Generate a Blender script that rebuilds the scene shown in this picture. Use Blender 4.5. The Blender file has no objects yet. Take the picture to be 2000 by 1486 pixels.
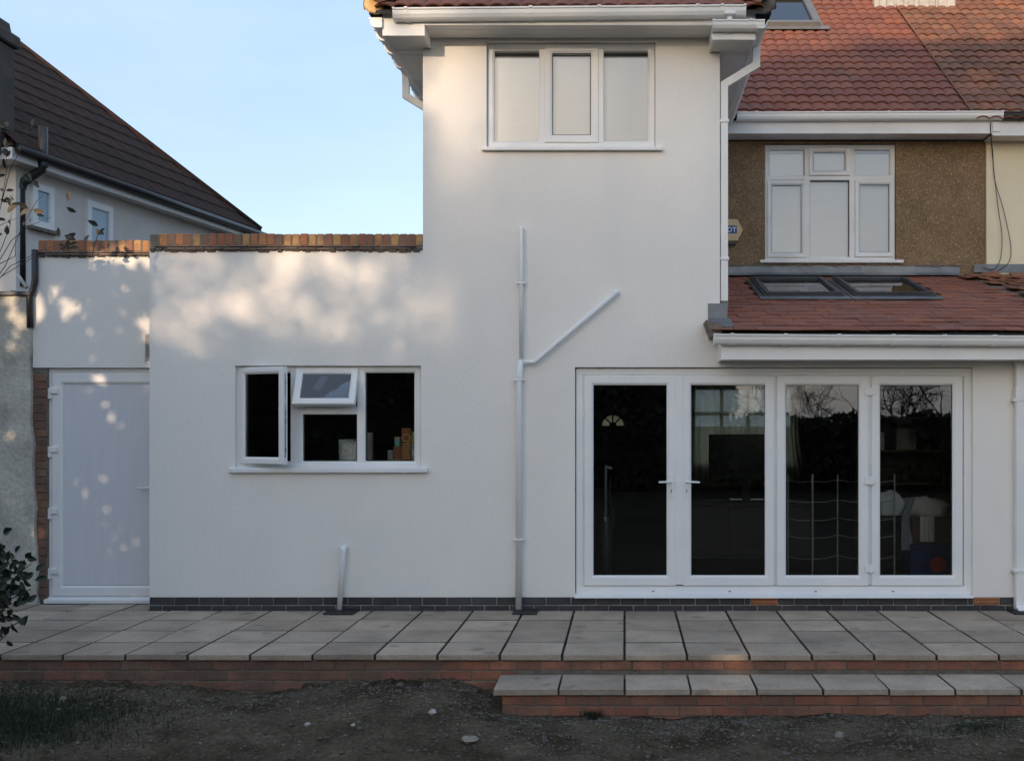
import bpy, bmesh, math, random
from mathutils import Vector, Matrix

random.seed(7)
R = math.radians
scene = bpy.context.scene

# ------------------------------------------------------------------ camera, sky, sun, exposure
CAM_Y, CAM_Z, F = -9.45, 1.68, 2031.75
cd = bpy.data.cameras.new("camera")
cam = bpy.data.objects.new("camera", cd)
scene.collection.objects.link(cam)
cam.location = (0, CAM_Y, CAM_Z)
cam.rotation_euler = (R(90), 0, 0)
cd.sensor_width = 36
cd.lens = F / 2000 * 36
cd.shift_x = -0.11
cd.shift_y = 0.0435
cd.clip_start = 0.05
cd.clip_end = 2000
scene.camera = cam

SUN_AZ, SUN_EL = R(200), R(11)          # clockwise from +Y
SUN = Vector((math.sin(SUN_AZ) * math.cos(SUN_EL), math.cos(SUN_AZ) * math.cos(SUN_EL), math.sin(SUN_EL)))
world = bpy.data.worlds.new("World")
scene.world = world
world.use_nodes = True
wn = world.node_tree
wn.nodes.clear()
w_out = wn.nodes.new("ShaderNodeOutputWorld")
w_bg = wn.nodes.new("ShaderNodeBackground")
w_sky = wn.nodes.new("ShaderNodeTexSky")
w_sky.sky_type = 'NISHITA'
w_sky.sun_disc = False
w_sky.sun_elevation = SUN_EL
w_sky.sun_rotation = SUN_AZ
w_sky.air_density = 1.0
w_sky.dust_density = 2.6
w_sky.ozone_density = 1.6
w_tc = wn.nodes.new("ShaderNodeTexCoord")
w_map = wn.nodes.new("ShaderNodeMapping")
w_map.inputs['Scale'].default_value = (1.0, 1.0, 3.4)
w_noise = wn.nodes.new("ShaderNodeTexNoise")
w_noise.inputs['Scale'].default_value = 2.2
w_noise.inputs['Detail'].default_value = 6
w_noise.inputs['Roughness'].default_value = 0.55
w_ramp = wn.nodes.new("ShaderNodeValToRGB")
w_ramp.color_ramp.elements[0].position = 0.42
w_ramp.color_ramp.elements[0].color = (0.38, 0.38, 0.38, 1)
w_ramp.color_ramp.elements[1].position = 0.8
w_ramp.color_ramp.elements[1].color = (0.6, 0.6, 0.6, 1)
w_mix = wn.nodes.new("ShaderNodeMix")
w_mix.data_type = 'RGBA'
w_mix.inputs[7].default_value = (4.3, 5.7, 8.1, 1)
wn.links.new(w_tc.outputs['Generated'], w_map.inputs['Vector'])
wn.links.new(w_map.outputs[0], w_noise.inputs['Vector'])
wn.links.new(w_noise.outputs['Fac'], w_ramp.inputs[0])
wn.links.new(w_ramp.outputs[0], w_mix.inputs[0])
wn.links.new(w_sky.outputs[0], w_mix.inputs[6])
# low haze: the sky pales towards the horizon all the way round
w_sep = wn.nodes.new("ShaderNodeSeparateXYZ")
w_inv = wn.nodes.new("ShaderNodeMath")
w_inv.operation = 'SUBTRACT'
w_inv.inputs[0].default_value = 1.0
w_inv.use_clamp = True
w_pow = wn.nodes.new("ShaderNodeMath")
w_pow.operation = 'POWER'
w_pow.inputs[1].default_value = 5.5
w_mul = wn.nodes.new("ShaderNodeMath")
w_mul.operation = 'MULTIPLY'
w_mul.inputs[1].default_value = 0.32
w_mix2 = wn.nodes.new("ShaderNodeMix")
w_mix2.data_type = 'RGBA'
w_mix2.inputs[7].default_value = (6.6, 7.4, 8.6, 1)
wn.links.new(w_tc.outputs['Generated'], w_sep.inputs[0])
wn.links.new(w_sep.outputs[2], w_inv.inputs[1])
wn.links.new(w_inv.outputs[0], w_pow.inputs[0])
wn.links.new(w_pow.outputs[0], w_mul.inputs[0])
wn.links.new(w_mul.outputs[0], w_mix2.inputs[0])
wn.links.new(w_mix.outputs[2], w_mix2.inputs[6])
wn.links.new(w_mix2.outputs[2], w_bg.inputs[0])
wn.links.new(w_bg.outputs[0], w_out.inputs[0])
w_bg.inputs[1].default_value = 0.11

sd = bpy.data.lights.new("sun", 'SUN')
sd.energy = 2.5
sd.angle = R(0.53)
sd.color = (1.0, 0.75, 0.53)
sun = bpy.data.objects.new("sun", sd)
scene.collection.objects.link(sun)
sun.rotation_euler = SUN.to_track_quat('Z', 'Y').to_euler()

scene.view_settings.view_transform = 'Standard'
scene.view_settings.look = 'None'
scene.view_settings.exposure = 0.92
scene.view_settings.gamma = 1.0
scene.view_settings.use_curve_mapping = False
scene.render.engine = 'CYCLES'
scene.cycles.max_bounces = 8
scene.cycles.diffuse_bounces = 4
scene.cycles.transparent_max_bounces = 16
scene.cycles.use_denoising = True

# ------------------------------------------------------------------ helpers
def S(Y=0.0):
    return F / (Y - CAM_Y)
def X(px, Y=0.0):
    return (px - 1220) / S(Y)
def Z(py, Y=0.0):
    return CAM_Z + (830 - py) / S(Y)

MATS = {}
def mat(name, col, rough=0.6, col2=None, vscale=4.0, vdet=5.0, vlo=0.35, vhi=0.7, bump=0.0, bscale=60.0, rnd=0.0, rndcols=None,
        spec=0.5, metal=0.0, stretch=None, fine=0.0, fscale=120.0, speck=None):
    m = bpy.data.materials.new(name)
    m.use_nodes = True
    nt = m.node_tree
    b = nt.nodes['Principled BSDF']
    L = nt.links.new
    geo = nt.nodes.new("ShaderNodeNewGeometry")
    pos = geo.outputs['Position']
    if stretch:
        mp = nt.nodes.new("ShaderNodeMapping")
        mp.inputs['Scale'].default_value = stretch
        L(pos, mp.inputs['Vector'])
        pos = mp.outputs[0]
    cur = None
    if rndcols:
        oi = nt.nodes.new("ShaderNodeObjectInfo")
        rp = nt.nodes.new("ShaderNodeValToRGB")
        rp.color_ramp.interpolation = 'CONSTANT' if len(rndcols) > 3 else 'LINEAR'
        while len(rp.color_ramp.elements) < len(rndcols):
            rp.color_ramp.elements.new(0.5)
        for i, c in enumerate(rndcols):
            e = rp.color_ramp.elements[i]
            e.position = i / len(rndcols) if len(rndcols) > 3 else i / max(1, len(rndcols) - 1)
            e.color = (*c, 1)
        L(oi.outputs['Random'], rp.inputs[0])
        cur = rp.outputs[0]
    else:
        rgb = nt.nodes.new("ShaderNodeRGB")
        rgb.outputs[0].default_value = (*col, 1)
        cur = rgb.outputs[0]
    if col2 is not None:
        n = nt.nodes.new("ShaderNodeTexNoise")
        n.inputs['Scale'].default_value = vscale
        n.inputs['Detail'].default_value = vdet
        n.inputs['Roughness'].default_value = 0.6
        L(pos, n.inputs['Vector'])
        mr = nt.nodes.new("ShaderNodeMapRange")
        mr.inputs[1].default_value = vlo
        mr.inputs[2].default_value = vhi
        L(n.outputs['Fac'], mr.inputs[0])
        mx = nt.nodes.new("ShaderNodeMix")
        mx.data_type = 'RGBA'
        mx.inputs[7].default_value = (*col2, 1)
        L(mr.outputs[0], mx.inputs[0])
        L(cur, mx.inputs[6])
        cur = mx.outputs[2]
    if speck:
        sc_, c_, thr = speck
        vo = nt.nodes.new("ShaderNodeTexVoronoi")
        vo.inputs['Scale'].default_value = sc_
        L(geo.outputs['Position'], vo.inputs['Vector'])
        sx = nt.nodes.new("ShaderNodeSeparateColor")
        L(vo.outputs['Color'], sx.inputs[0])
        mr = nt.nodes.new("ShaderNodeMapRange")
        mr.inputs[1].default_value = thr
        mr.inputs[2].default_value = thr + 0.06
        L(sx.outputs[0], mr.inputs[0])
        mx = nt.nodes.new("ShaderNodeMix")
        mx.data_type = 'RGBA'
        mx.inputs[7].default_value = (*c_, 1)
        L(mr.outputs[0], mx.inputs[0])
        L(cur, mx.inputs[6])
        cur = mx.outputs[2]
    if fine or rnd:
        hs = nt.nodes.new("ShaderNodeHueSaturation")
        L(cur, hs.inputs['Color'])
        val = None
        if fine:
            n2 = nt.nodes.new("ShaderNodeTexNoise")
            n2.inputs['Scale'].default_value = fscale
            n2.inputs['Detail'].default_value = 4
            L(geo.outputs['Position'], n2.inputs['Vector'])
            m2 = nt.nodes.new("ShaderNodeMapRange")
            m2.inputs[1].default_value = 0.3
            m2.inputs[2].default_value = 0.7
            m2.inputs[3].default_value = 1 - fine
            m2.inputs[4].default_value = 1 + fine
            L(n2.outputs['Fac'], m2.inputs[0])
            val = m2.outputs[0]
        if rnd:
            oi = nt.nodes.new("ShaderNodeObjectInfo")
            m3 = nt.nodes.new("ShaderNodeMapRange")
            m3.inputs[3].default_value = 1 - rnd
            m3.inputs[4].default_value = 1 + rnd
            L(oi.outputs['Random'], m3.inputs[0])
            if val is None:
                val = m3.outputs[0]
            else:
                mm = nt.nodes.new("ShaderNodeMath")
                mm.operation = 'MULTIPLY'
                L(val, mm.inputs[0])
                L(m3.outputs[0], mm.inputs[1])
                val = mm.outputs[0]
        L(val, hs.inputs['Value'])
        cur = hs.outputs[0]
    L(cur, b.inputs['Base Color'])
    b.inputs['Roughness'].default_value = rough
    b.inputs['Specular IOR Level'].default_value = spec
    b.inputs['Metallic'].default_value = metal
    if bump:
        n3 = nt.nodes.new("ShaderNodeTexNoise")
        n3.inputs['Scale'].default_value = bscale
        n3.inputs['Detail'].default_value = 4
        L(geo.outputs['Position'], n3.inputs['Vector'])
        bp = nt.nodes.new("ShaderNodeBump")
        bp.inputs['Strength'].default_value = bump
        bp.inputs['Distance'].default_value = 0.01
        L(n3.outputs['Fac'], bp.inputs['Height'])
        L(bp.outputs[0], b.inputs['Normal'])
    MATS[name] = m
    return m

def glass(name, ior=1.75, tint=(0.93, 0.96, 0.96), rough=0.0):
    m = bpy.data.materials.new(name)
    m.use_nodes = True
    nt = m.node_tree
    nt.nodes.clear()
    o = nt.nodes.new("ShaderNodeOutputMaterial")
    t = nt.nodes.new("ShaderNodeBsdfTransparent")
    t.inputs[0].default_value = (*tint, 1)
    g = nt.nodes.new("ShaderNodeBsdfGlossy")
    g.inputs['Roughness'].default_value = rough
    fr = nt.nodes.new("ShaderNodeFresnel")
    fr.inputs['IOR'].default_value = ior
    n = nt.nodes.new("ShaderNodeTexNoise")
    n.inputs['Scale'].default_value = 1.6
    geo = nt.nodes.new("ShaderNodeNewGeometry")
    nt.links.new(geo.outputs['Position'], n.inputs['Vector'])
    bp = nt.nodes.new("ShaderNodeBump")
    bp.inputs['Strength'].default_value = 0.03
    bp.inputs['Distance'].default_value = 0.05
    nt.links.new(n.outputs['Fac'], bp.inputs['Height'])
    nt.links.new(bp.outputs[0], g.inputs['Normal'])
    mx = nt.nodes.new("ShaderNodeMixShader")
    nt.links.new(fr.outputs[0], mx.inputs[0])
    nt.links.new(t.outputs[0], mx.inputs[1])
    nt.links.new(g.outputs[0], mx.inputs[2])
    nt.links.new(mx.outputs[0], o.inputs[0])
    MATS[name] = m
    return m

mat('render_white', (0.83, 0.80, 0.745), 0.9, (0.79, 0.76, 0.705), 1.1, 6, 0.42, 0.75, bump=0.24, bscale=28, fine=0.03, fscale=160, spec=0.2)
mat('upvc', (0.83, 0.82, 0.785), 0.5, (0.76, 0.77, 0.77), 2.0, 3)
mat('upvc_old', (0.72, 0.715, 0.70), 0.4, (0.62, 0.61, 0.58), 3.0, 5)
mat('door_panel', (0.70, 0.705, 0.72), 0.3, (0.66, 0.665, 0.685), 2.5, 4, stretch=(9, 9, 0.5))
mat('soffit_white', (0.70, 0.70, 0.69), 0.45, (0.62, 0.62, 0.60), 2, 4)
mat('mortar', (0.20, 0.17, 0.135), 0.95, (0.12, 0.10, 0.08), 12, bump=0.4, bscale=90)
mat('mortar_dark', (0.13, 0.115, 0.10), 0.95, (0.07, 0.06, 0.055), 12, bump=0.4, bscale=90)
mat('mortar_pale', (0.42, 0.40, 0.37), 0.95, (0.3, 0.29, 0.27), 12, bump=0.3, bscale=90)
mat('blue_brick', (0.03, 0.031, 0.034), 0.6, (0.055, 0.053, 0.052), 9, bump=0.25, bscale=110, rnd=0.25, fine=0.12)
mat('terracotta', (0.42, 0.17, 0.07), 0.8, (0.30, 0.12, 0.06), 14, bump=0.2)
mat('red_brick', (0.3, 0.12, 0.08), 0.9, (0.15, 0.09, 0.062), 5, 8, 0.38, 0.72, bump=0.5, bscale=70, fine=0.2,
    rndcols=[(0.30, 0.115, 0.07), (0.36, 0.135, 0.075), (0.27, 0.10, 0.065), (0.33, 0.15, 0.09), (0.24, 0.115, 0.075), (0.38, 0.16, 0.10)])
mat('brown_brick', (0.2, 0.12, 0.08), 0.9, (0.11, 0.078, 0.056), 5, 8, 0.36, 0.7, bump=0.5, bscale=70, fine=0.22,
    rndcols=[(0.20, 0.115, 0.08), (0.24, 0.115, 0.085), (0.17, 0.105, 0.075), (0.26, 0.13, 0.085), (0.22, 0.14, 0.10), (0.27, 0.11, 0.085)])
mat('coping_brick', (0.4, 0.18, 0.08), 0.9, (0.22, 0.13, 0.08), 14, 5, 0.42, 0.8, bump=0.4, bscale=80, fine=0.15,
    rndcols=[(0.38, 0.145, 0.065), (0.46, 0.21, 0.075), (0.25, 0.12, 0.075), (0.33, 0.125, 0.07), (0.48, 0.27, 0.11), (0.21, 0.13, 0.09), (0.42, 0.17, 0.08)])
mat('creasing', (0.20, 0.135, 0.10), 0.9, (0.13, 0.105, 0.085), 8, bump=0.5, bscale=60, rnd=0.2)
mat('slab', (0.385, 0.312, 0.236), 0.92, (0.23, 0.185, 0.138), 2.6, 9, 0.40, 0.78, bump=0.3, bscale=70, rnd=0.2, fine=0.12, fscale=45, speck=(11, (0.14, 0.12, 0.095), 0.965))
mat('dirt', (0.042, 0.032, 0.020), 1.0, (0.112, 0.090, 0.061), 2.6, 10, 0.38, 0.72, bump=1.0, bscale=30, fine=0.35, fscale=35, spec=0.1)
mat('stone', (0.10, 0.082, 0.06), 0.9, rndcols=None, rnd=0.6, col2=(0.28, 0.25, 0.21), vscale=9, vlo=0.35, vhi=0.65, bump=0.4)
mat('pale_stone', (0.40, 0.37, 0.33), 0.85, (0.28, 0.26, 0.23), 30, bump=0.3)
mat('pantile', (0.3, 0.1, 0.07), 0.85, (0.17, 0.075, 0.052), 3.0, 6, 0.4, 0.75, bump=0.3, bscale=90, rnd=0.14, fine=0.08,
    rndcols=[(0.205, 0.064, 0.037), (0.18, 0.06, 0.038), (0.215, 0.071, 0.038), (0.19, 0.061, 0.041), (0.208, 0.068, 0.035)])
mat('pantile_old', (0.22, 0.1, 0.06), 0.9, (0.13, 0.068, 0.042), 2.2, 8, 0.38, 0.68, bump=0.5, bscale=70, rnd=0.2, fine=0.15,
    rndcols=[(0.23, 0.088, 0.046), (0.20, 0.08, 0.046), (0.25, 0.098, 0.049), (0.19, 0.08, 0.05), (0.225, 0.092, 0.046)])
mat('flat_tile', (0.28, 0.09, 0.06), 0.8, (0.17, 0.075, 0.06), 2.6, 7, 0.42, 0.8, bump=0.35, bscale=80, rnd=0.18, fine=0.1,
    rndcols=[(0.25, 0.08, 0.042), (0.215, 0.073, 0.042), (0.27, 0.093, 0.045), (0.23, 0.076, 0.044), (0.195, 0.075, 0.047)])
mat('brown_tile', (0.05, 0.027, 0.018), 0.9, (0.033, 0.020, 0.015), 3, 6, bump=0.3, bscale=60, fine=0.15, spec=0.15)
mat('painted_sky_glass', (0.36, 0.47, 0.54), 0.3, (0.30, 0.42, 0.50), 1.5)  # sky reflection painted as pale blue on the neighbour's panes
mat('felt', (0.03, 0.03, 0.03), 0.8)
mat('lead', (0.20, 0.215, 0.23), 0.5, (0.12, 0.125, 0.135), 4, 6, bump=0.35, bscale=18, metal=0.3)
mat('lead_pale', (0.29, 0.30, 0.30), 0.55, (0.17, 0.17, 0.165), 3, 6, bump=0.3, bscale=14)
mat('pebbledash', (0.225, 0.15, 0.085), 0.95, (0.16, 0.107, 0.06), 4, 6, 0.35, 0.7, bump=1.0, bscale=75, fine=0.35, fscale=70, speck=(110, (0.36, 0.27, 0.17), 0.84), spec=0.2)
mat('cream_wall', (0.72, 0.64, 0.46), 0.9, (0.66, 0.585, 0.42), 2, bump=0.2, bscale=80)
mat('roughcast', (0.56, 0.53, 0.45), 0.95, (0.36, 0.34, 0.285), 3.2, 8, 0.4, 0.72, bump=1.0, bscale=26, fine=0.12, fscale=30, spec=0.2)
mat('grey_render', (0.72, 0.68, 0.62), 0.9, (0.62, 0.585, 0.535), 1.6, 6, bump=0.3, bscale=60)
mat('stack_render', (0.085, 0.072, 0.055), 0.95, (0.05, 0.045, 0.038), 5, 7, bump=0.6, bscale=40)
mat('black_plastic', (0.016, 0.016, 0.017), 0.42, (0.03, 0.03, 0.03), 5)
mat('dark_metal', (0.035, 0.037, 0.04), 0.45, (0.06, 0.062, 0.065), 4)
mat('roof_window_grey', (0.15, 0.145, 0.135), 0.5, (0.10, 0.1, 0.1), 4)
mat('rubber', (0.01, 0.01, 0.01), 0.7)
mat('chrome', (0.55, 0.56, 0.58), 0.25, metal=0.9)
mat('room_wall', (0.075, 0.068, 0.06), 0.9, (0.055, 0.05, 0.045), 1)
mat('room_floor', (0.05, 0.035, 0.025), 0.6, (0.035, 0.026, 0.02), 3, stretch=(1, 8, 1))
mat('blind', (0.62, 0.655, 0.68), 0.85, (0.59, 0.62, 0.645), 1.5, stretch=(1, 1, 30))
mat('silver_foil', (0.82, 0.83, 0.83), 0.42, (0.5, 0.52, 0.52), 22, metal=0.25, bump=0.9, bscale=30)
mat('carton_brown', (0.36, 0.12, 0.045), 0.6, (0.26, 0.085, 0.03), 12)
mat('carton_gold', (0.8, 0.5, 0.2), 0.6)
mat('carton_teal', (0.22, 0.55, 0.48), 0.6, (0.34, 0.6, 0.54), 30)
mat('carton_blue', (0.35, 0.42, 0.62), 0.6, (0.66, 0.68, 0.74), 30)
mat('carton_grey', (0.36, 0.37, 0.36), 0.7, (0.30, 0.31, 0.30), 20)
mat('carton_lime', (0.5, 0.55, 0.2), 0.6)
mat('card', (0.11, 0.07, 0.04), 0.9, (0.09, 0.055, 0.03), 6)
mat('blue_plastic', (0.012, 0.035, 0.16), 0.4, (0.01, 0.025, 0.12), 4)
mat('red_print', (0.35, 0.02, 0.02), 0.5)
mat('white_cloth', (0.62, 0.63, 0.65), 0.95, (0.48, 0.49, 0.52), 6, bump=0.4, bscale=25)
mat('blue_cloth', (0.30, 0.35, 0.42), 0.95, (0.22, 0.26, 0.33), 6, bump=0.4, bscale=25)
mat('black_gloss', (0.006, 0.006, 0.007), 0.15)
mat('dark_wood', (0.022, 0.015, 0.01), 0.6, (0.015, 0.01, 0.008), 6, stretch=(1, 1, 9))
mat('alarm_cream', (0.58, 0.42, 0.22), 0.5, (0.52, 0.37, 0.19), 6)
mat('alarm_blue', (0.02, 0.05, 0.20), 0.5)
mat('print_white', (0.75, 0.76, 0.8), 0.6)
mat('leaf_dark', (0.010, 0.019, 0.009), 0.5, rnd=0.45, col2=(0.018, 0.026, 0.011), vscale=9)
mat('leaf_bronze', (0.085, 0.085, 0.042), 0.5, rnd=0.4, col2=(0.11, 0.065, 0.045), vscale=20)
mat('leaf_tree', (0.045, 0.055, 0.022), 0.7, col2=(0.08, 0.07, 0.03), vscale=1.5, fine=0.3, fscale=6)
mat('bark', (0.085, 0.065, 0.05), 0.95, (0.05, 0.04, 0.03), 12, bump=0.6)
mat('twig', (0.07, 0.055, 0.042), 0.9)
mat('grass', (0.014, 0.028, 0.010), 0.9, (0.026, 0.036, 0.014), 6)
glass('glass', 1.75)
glass('glass_roof', 1.55)
glass('glass_upper', 2.0, (0.98, 0.985, 0.985))
glass('glass_sky', 2.0, (0.5, 0.55, 0.6))

# curtain with some light passing through
m = bpy.data.materials.new('net_curtain')
m.use_nodes = True
nt = m.node_tree
b = nt.nodes['Principled BSDF']
b.inputs['Base Color'].default_value = (0.62, 0.52, 0.36, 1)
b.inputs['Roughness'].default_value = 0.95
tr = nt.nodes.new("ShaderNodeBsdfTranslucent")
tr.inputs[0].default_value = (0.95, 0.78, 0.48, 1)
mx = nt.nodes.new("ShaderNodeMixShader")
mx.inputs[0].default_value = 0.8
nt.links.new(b.outputs[0], mx.inputs[1])
nt.links.new(tr.outputs[0], mx.inputs[2])
tp = nt.nodes.new("ShaderNodeBsdfTransparent")
mx2 = nt.nodes.new("ShaderNodeMixShader")
mx2.inputs[0].default_value = 0.11
nt.links.new(mx.outputs[0], mx2.inputs[1])
nt.links.new(tp.outputs[0], mx2.inputs[2])
nt.links.new(mx2.outputs[0], nt.nodes['Material Output'].inputs[0])
MATS['net_curtain'] = m

WLOC = {}
def link(o):
    scene.collection.objects.link(o)
def thing(name, label, cat, loc=(0, 0, 0), group=None, kind=None):
    o = bpy.data.objects.new(name, None)
    o.empty_display_size = 0.2
    link(o)
    o.location = loc
    WLOC[o.name] = Vector(loc)
    tag(o, label, cat, group, kind)
    return o
def tag(o, label=None, cat=None, group=None, kind=None):
    if label: o['label'] = label
    if cat: o['category'] = cat
    if group: o['group'] = group
    if kind: o['kind'] = kind
    return o
def attach(o, parent):
    if parent is not None:
        o.parent = parent
        o.matrix_parent_inverse = Matrix.Translation(-WLOC.get(parent.name, Vector((0, 0, 0))))

class MB:
    def __init__(s):
        s.v, s.f = [], []
    def add(s, vs, fs):
        n = len(s.v)
        s.v += [tuple(p) for p in vs]
        s.f += [tuple(n + i for i in q) for q in fs]
    def box(s, x0, x1, y0, y1, z0, z1):
        s.add([(x0, y0, z0), (x1, y0, z0), (x1, y1, z0), (x0, y1, z0), (x0, y0, z1), (x1, y0, z1), (x1, y1, z1), (x0, y1, z1)],
              [(0, 3, 2, 1), (4, 5, 6, 7), (0, 1, 5, 4), (1, 2, 6, 5), (2, 3, 7, 6), (3, 0, 4, 7)])
        return s
    def cbox(s, x0, x1, y0, y1, z0, z1, b=0.004, jit=0.0):
        x = (min(x0, x1), max(x0, x1)); y = (min(y0, y1), max(y0, y1)); z = (min(z0, z1), max(z0, z1))
        vs, idx = [], {}
        for i in (0, 1):
            for j in (0, 1):
                for k in (0, 1):
                    sx, sy, sz = (1, -1)[i], (1, -1)[j], (1, -1)[k]
                    jj = [random.uniform(-jit, jit) for _ in range(3)]
                    for a in range(3):
                        p = [x[i], y[j], z[k]]
                        for c, sg in ((0, sx), (1, sy), (2, sz)):
                            p[c] += jj[c]
                            if c != a: p[c] += sg * b
                        idx[(i, j, k, a)] = len(vs)
                        vs.append(p)
        fs = []
        I = lambda i, j, k, a: idx[(i, j, k, a)]
        for i in (0, 1): fs.append((I(i, 0, 0, 0), I(i, 1, 0, 0), I(i, 1, 1, 0), I(i, 0, 1, 0)))
        for j in (0, 1): fs.append((I(0, j, 0, 1), I(1, j, 0, 1), I(1, j, 1, 1), I(0, j, 1, 1)))
        for k in (0, 1): fs.append((I(0, 0, k, 2), I(1, 0, k, 2), I(1, 1, k, 2), I(0, 1, k, 2)))
        for i in (0, 1):
            for j in (0, 1): fs.append((I(i, j, 0, 0), I(i, j, 1, 0), I(i, j, 1, 1), I(i, j, 0, 1)))
            for k in (0, 1): fs.append((I(i, 0, k, 0), I(i, 1, k, 0), I(i, 1, k, 2), I(i, 0, k, 2)))
        for j in (0, 1):
            for k in (0, 1): fs.append((I(0, j, k, 1), I(1, j, k, 1), I(1, j, k, 2), I(0, j, k, 2)))
        for i in (0, 1):
            for j in (0, 1):
                for k in (0, 1): fs.append((I(i, j, k, 0), I(i, j, k, 1), I(i, j, k, 2)))
        s.add(vs, fs)
        return s
    def prism(s, poly, axis, a0, a1):
        """extrude a 2-D polygon (the other two axes, in order) along an axis"""
        n = len(poly)
        def P(u, w, a):
            return {'x': (a, u, w), 'y': (u, a, w), 'z': (u, w, a)}[axis]
        s.add([P(u, w, a0) for u, w in poly] + [P(u, w, a1) for u, w in poly],
              [tuple(range(n)), tuple(range(2 * n - 1, n - 1, -1))] + [(i, (i + 1) % n, n + (i + 1) % n, n + i) for i in range(n)])
        return s
    def ring(s, x0, x1, z0, z1, prof):
        k = len(prof)
        vs = []
        for d, y in prof:
            vs += [(x0 + d, y, z0 + d), (x1 - d, y, z0 + d), (x1 - d, y, z1 - d), (x0 + d, y, z1 - d)]
        fs = []
        for i in range(k):
            j = (i + 1) % k
            for c in range(4):
                e = (c + 1) % 4
                fs.append((i * 4 + c, i * 4 + e, j * 4 + e, j * 4 + c))
        s.add(vs, fs)
        return s
    def tube(s, pts, r, n=8, square=False, caps=True):
        pts = [Vector(p) for p in pts]
        rs = r if isinstance(r, (list, tuple)) else [r] * len(pts)
        if square: n = 4
        base = len(s.v)
        up = None
        for i, p in enumerate(pts):
            if i == 0: t = pts[1] - p
            elif i == len(pts) - 1: t = p - pts[i - 1]
            else: t = (pts[i + 1] - p).normalized() + (p - pts[i - 1]).normalized()
            t.normalize()
            if up is None:
                up = Vector((0, 1, 0)) if abs(t.y) < 0.8 else Vector((0, 0, 1))
            a = t.cross(up).normalized()
            bb = a.cross(t).normalized()
            up = bb
            sc = 1.0
            if 0 < i < len(pts) - 1:
                c = (pts[i + 1] - p).normalized().dot((p - pts[i - 1]).normalized())
                sc = 1 / max(0.6, math.sqrt((1 + c) / 2)) if square or n > 4 else 1.0
            for k in range(n):
                an = 2 * math.pi * (k + (0.5 if square else 0)) / n
                q = rs[i] * (1.41421 if square else 1)
                s.v.append(tuple(p + a * math.cos(an) * q * sc + bb * math.sin(an) * q))
        for i in range(len(pts) - 1):
            for k in range(n):
                s.f.append((base + i * n + k, base + i * n + (k + 1) % n, base + (i + 1) * n + (k + 1) % n, base + (i + 1) * n + k))
        if caps:
            s.f.append(tuple(base + k for k in range(n - 1, -1, -1)))
            s.f.append(tuple(base + (len(pts) - 1) * n + k for k in range(n)))
        return s
    def lathe(s, cx, cy, prof, n=14):
        base = len(s.v)
        for r, z in prof:
            for k in range(n):
                a = 2 * math.pi * k / n
                s.v.append((cx + r * math.cos(a), cy + r * math.sin(a), z))
        for i in range(len(prof) - 1):
            for k in range(n):
                s.f.append((base + i * n + k, base + i * n + (k + 1) % n, base + (i + 1) * n + (k + 1) % n, base + (i + 1) * n + k))
        s.f.append(tuple(base + k for k in range(n - 1, -1, -1)))
        s.f.append(tuple(base + (len(prof) - 1) * n + k for k in range(n)))
        return s
    def mesh(s, name, m, smooth=False, recalc=True):
        me = bpy.data.meshes.new(name)
        me.from_pydata(s.v, [], s.f)
        if recalc:
            bm = bmesh.new()
            bm.from_mesh(me)
            bmesh.ops.recalc_face_normals(bm, faces=bm.faces)
            bm.to_mesh(me)
            bm.free()
        if smooth:
            for p in me.polygons: p.use_smooth = True
        me.materials.append(MATS[m])
        return me
    def build(s, name, m, parent=None, loc=None, kind=None, smooth=False, rot=None, recalc=True):
        o = bpy.data.objects.new(name, s.mesh(name, m, smooth, recalc))
        link(o)
        if loc is not None:
            o.location = loc
        if rot is not None: o.rotation_euler = rot
        attach(o, parent)
        if kind: o['kind'] = kind
        return o

def inst(name, me, parent, loc, rot=(0, 0, 0), scale=(1, 1, 1)):
    o = bpy.data.objects.new(name, me)
    link(o)
    o.location = loc
    o.rotation_euler = rot
    o.scale = scale
    attach(o, parent)
    return o

def wall_grid(mb, xs, zs, solid, y0, y1):
    nx, nz = len(xs) - 1, len(zs) - 1
    ok = [[solid((xs[i] + xs[i + 1]) / 2, (zs[j] + zs[j + 1]) / 2) for j in range(nz)] for i in range(nx)]
    idx = {}
    def V(i, j, k):
        key = (i, j, k)
        if key not in idx:
            idx[key] = len(mb.v)
            mb.v.append((xs[i], (y0, y1)[k], zs[j]))
        return idx[key]
    g = lambda i, j: 0 <= i < nx and 0 <= j < nz and ok[i][j]
    for i in range(nx):
        for j in range(nz):
            if not ok[i][j]: continue
            mb.f.append((V(i, j, 0), V(i + 1, j, 0), V(i + 1, j + 1, 0), V(i, j + 1, 0)))
            mb.f.append((V(i, j, 1), V(i, j + 1, 1), V(i + 1, j + 1, 1), V(i + 1, j, 1)))
            if not g(i - 1, j): mb.f.append((V(i, j, 0), V(i, j + 1, 0), V(i, j + 1, 1), V(i, j, 1)))
            if not g(i + 1, j): mb.f.append((V(i + 1, j, 0), V(i + 1, j, 1), V(i + 1, j + 1, 1), V(i + 1, j + 1, 0)))
            if not g(i, j - 1): mb.f.append((V(i, j, 0), V(i, j, 1), V(i + 1, j, 1), V(i + 1, j, 0)))
            if not g(i, j + 1): mb.f.append((V(i, j + 1, 0), V(i + 1, j + 1, 0), V(i + 1, j + 1, 1), V(i, j + 1, 1)))

def in_rect(x, z, r):
    return r[0] < x < r[1] and r[2] < z < r[3]

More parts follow.
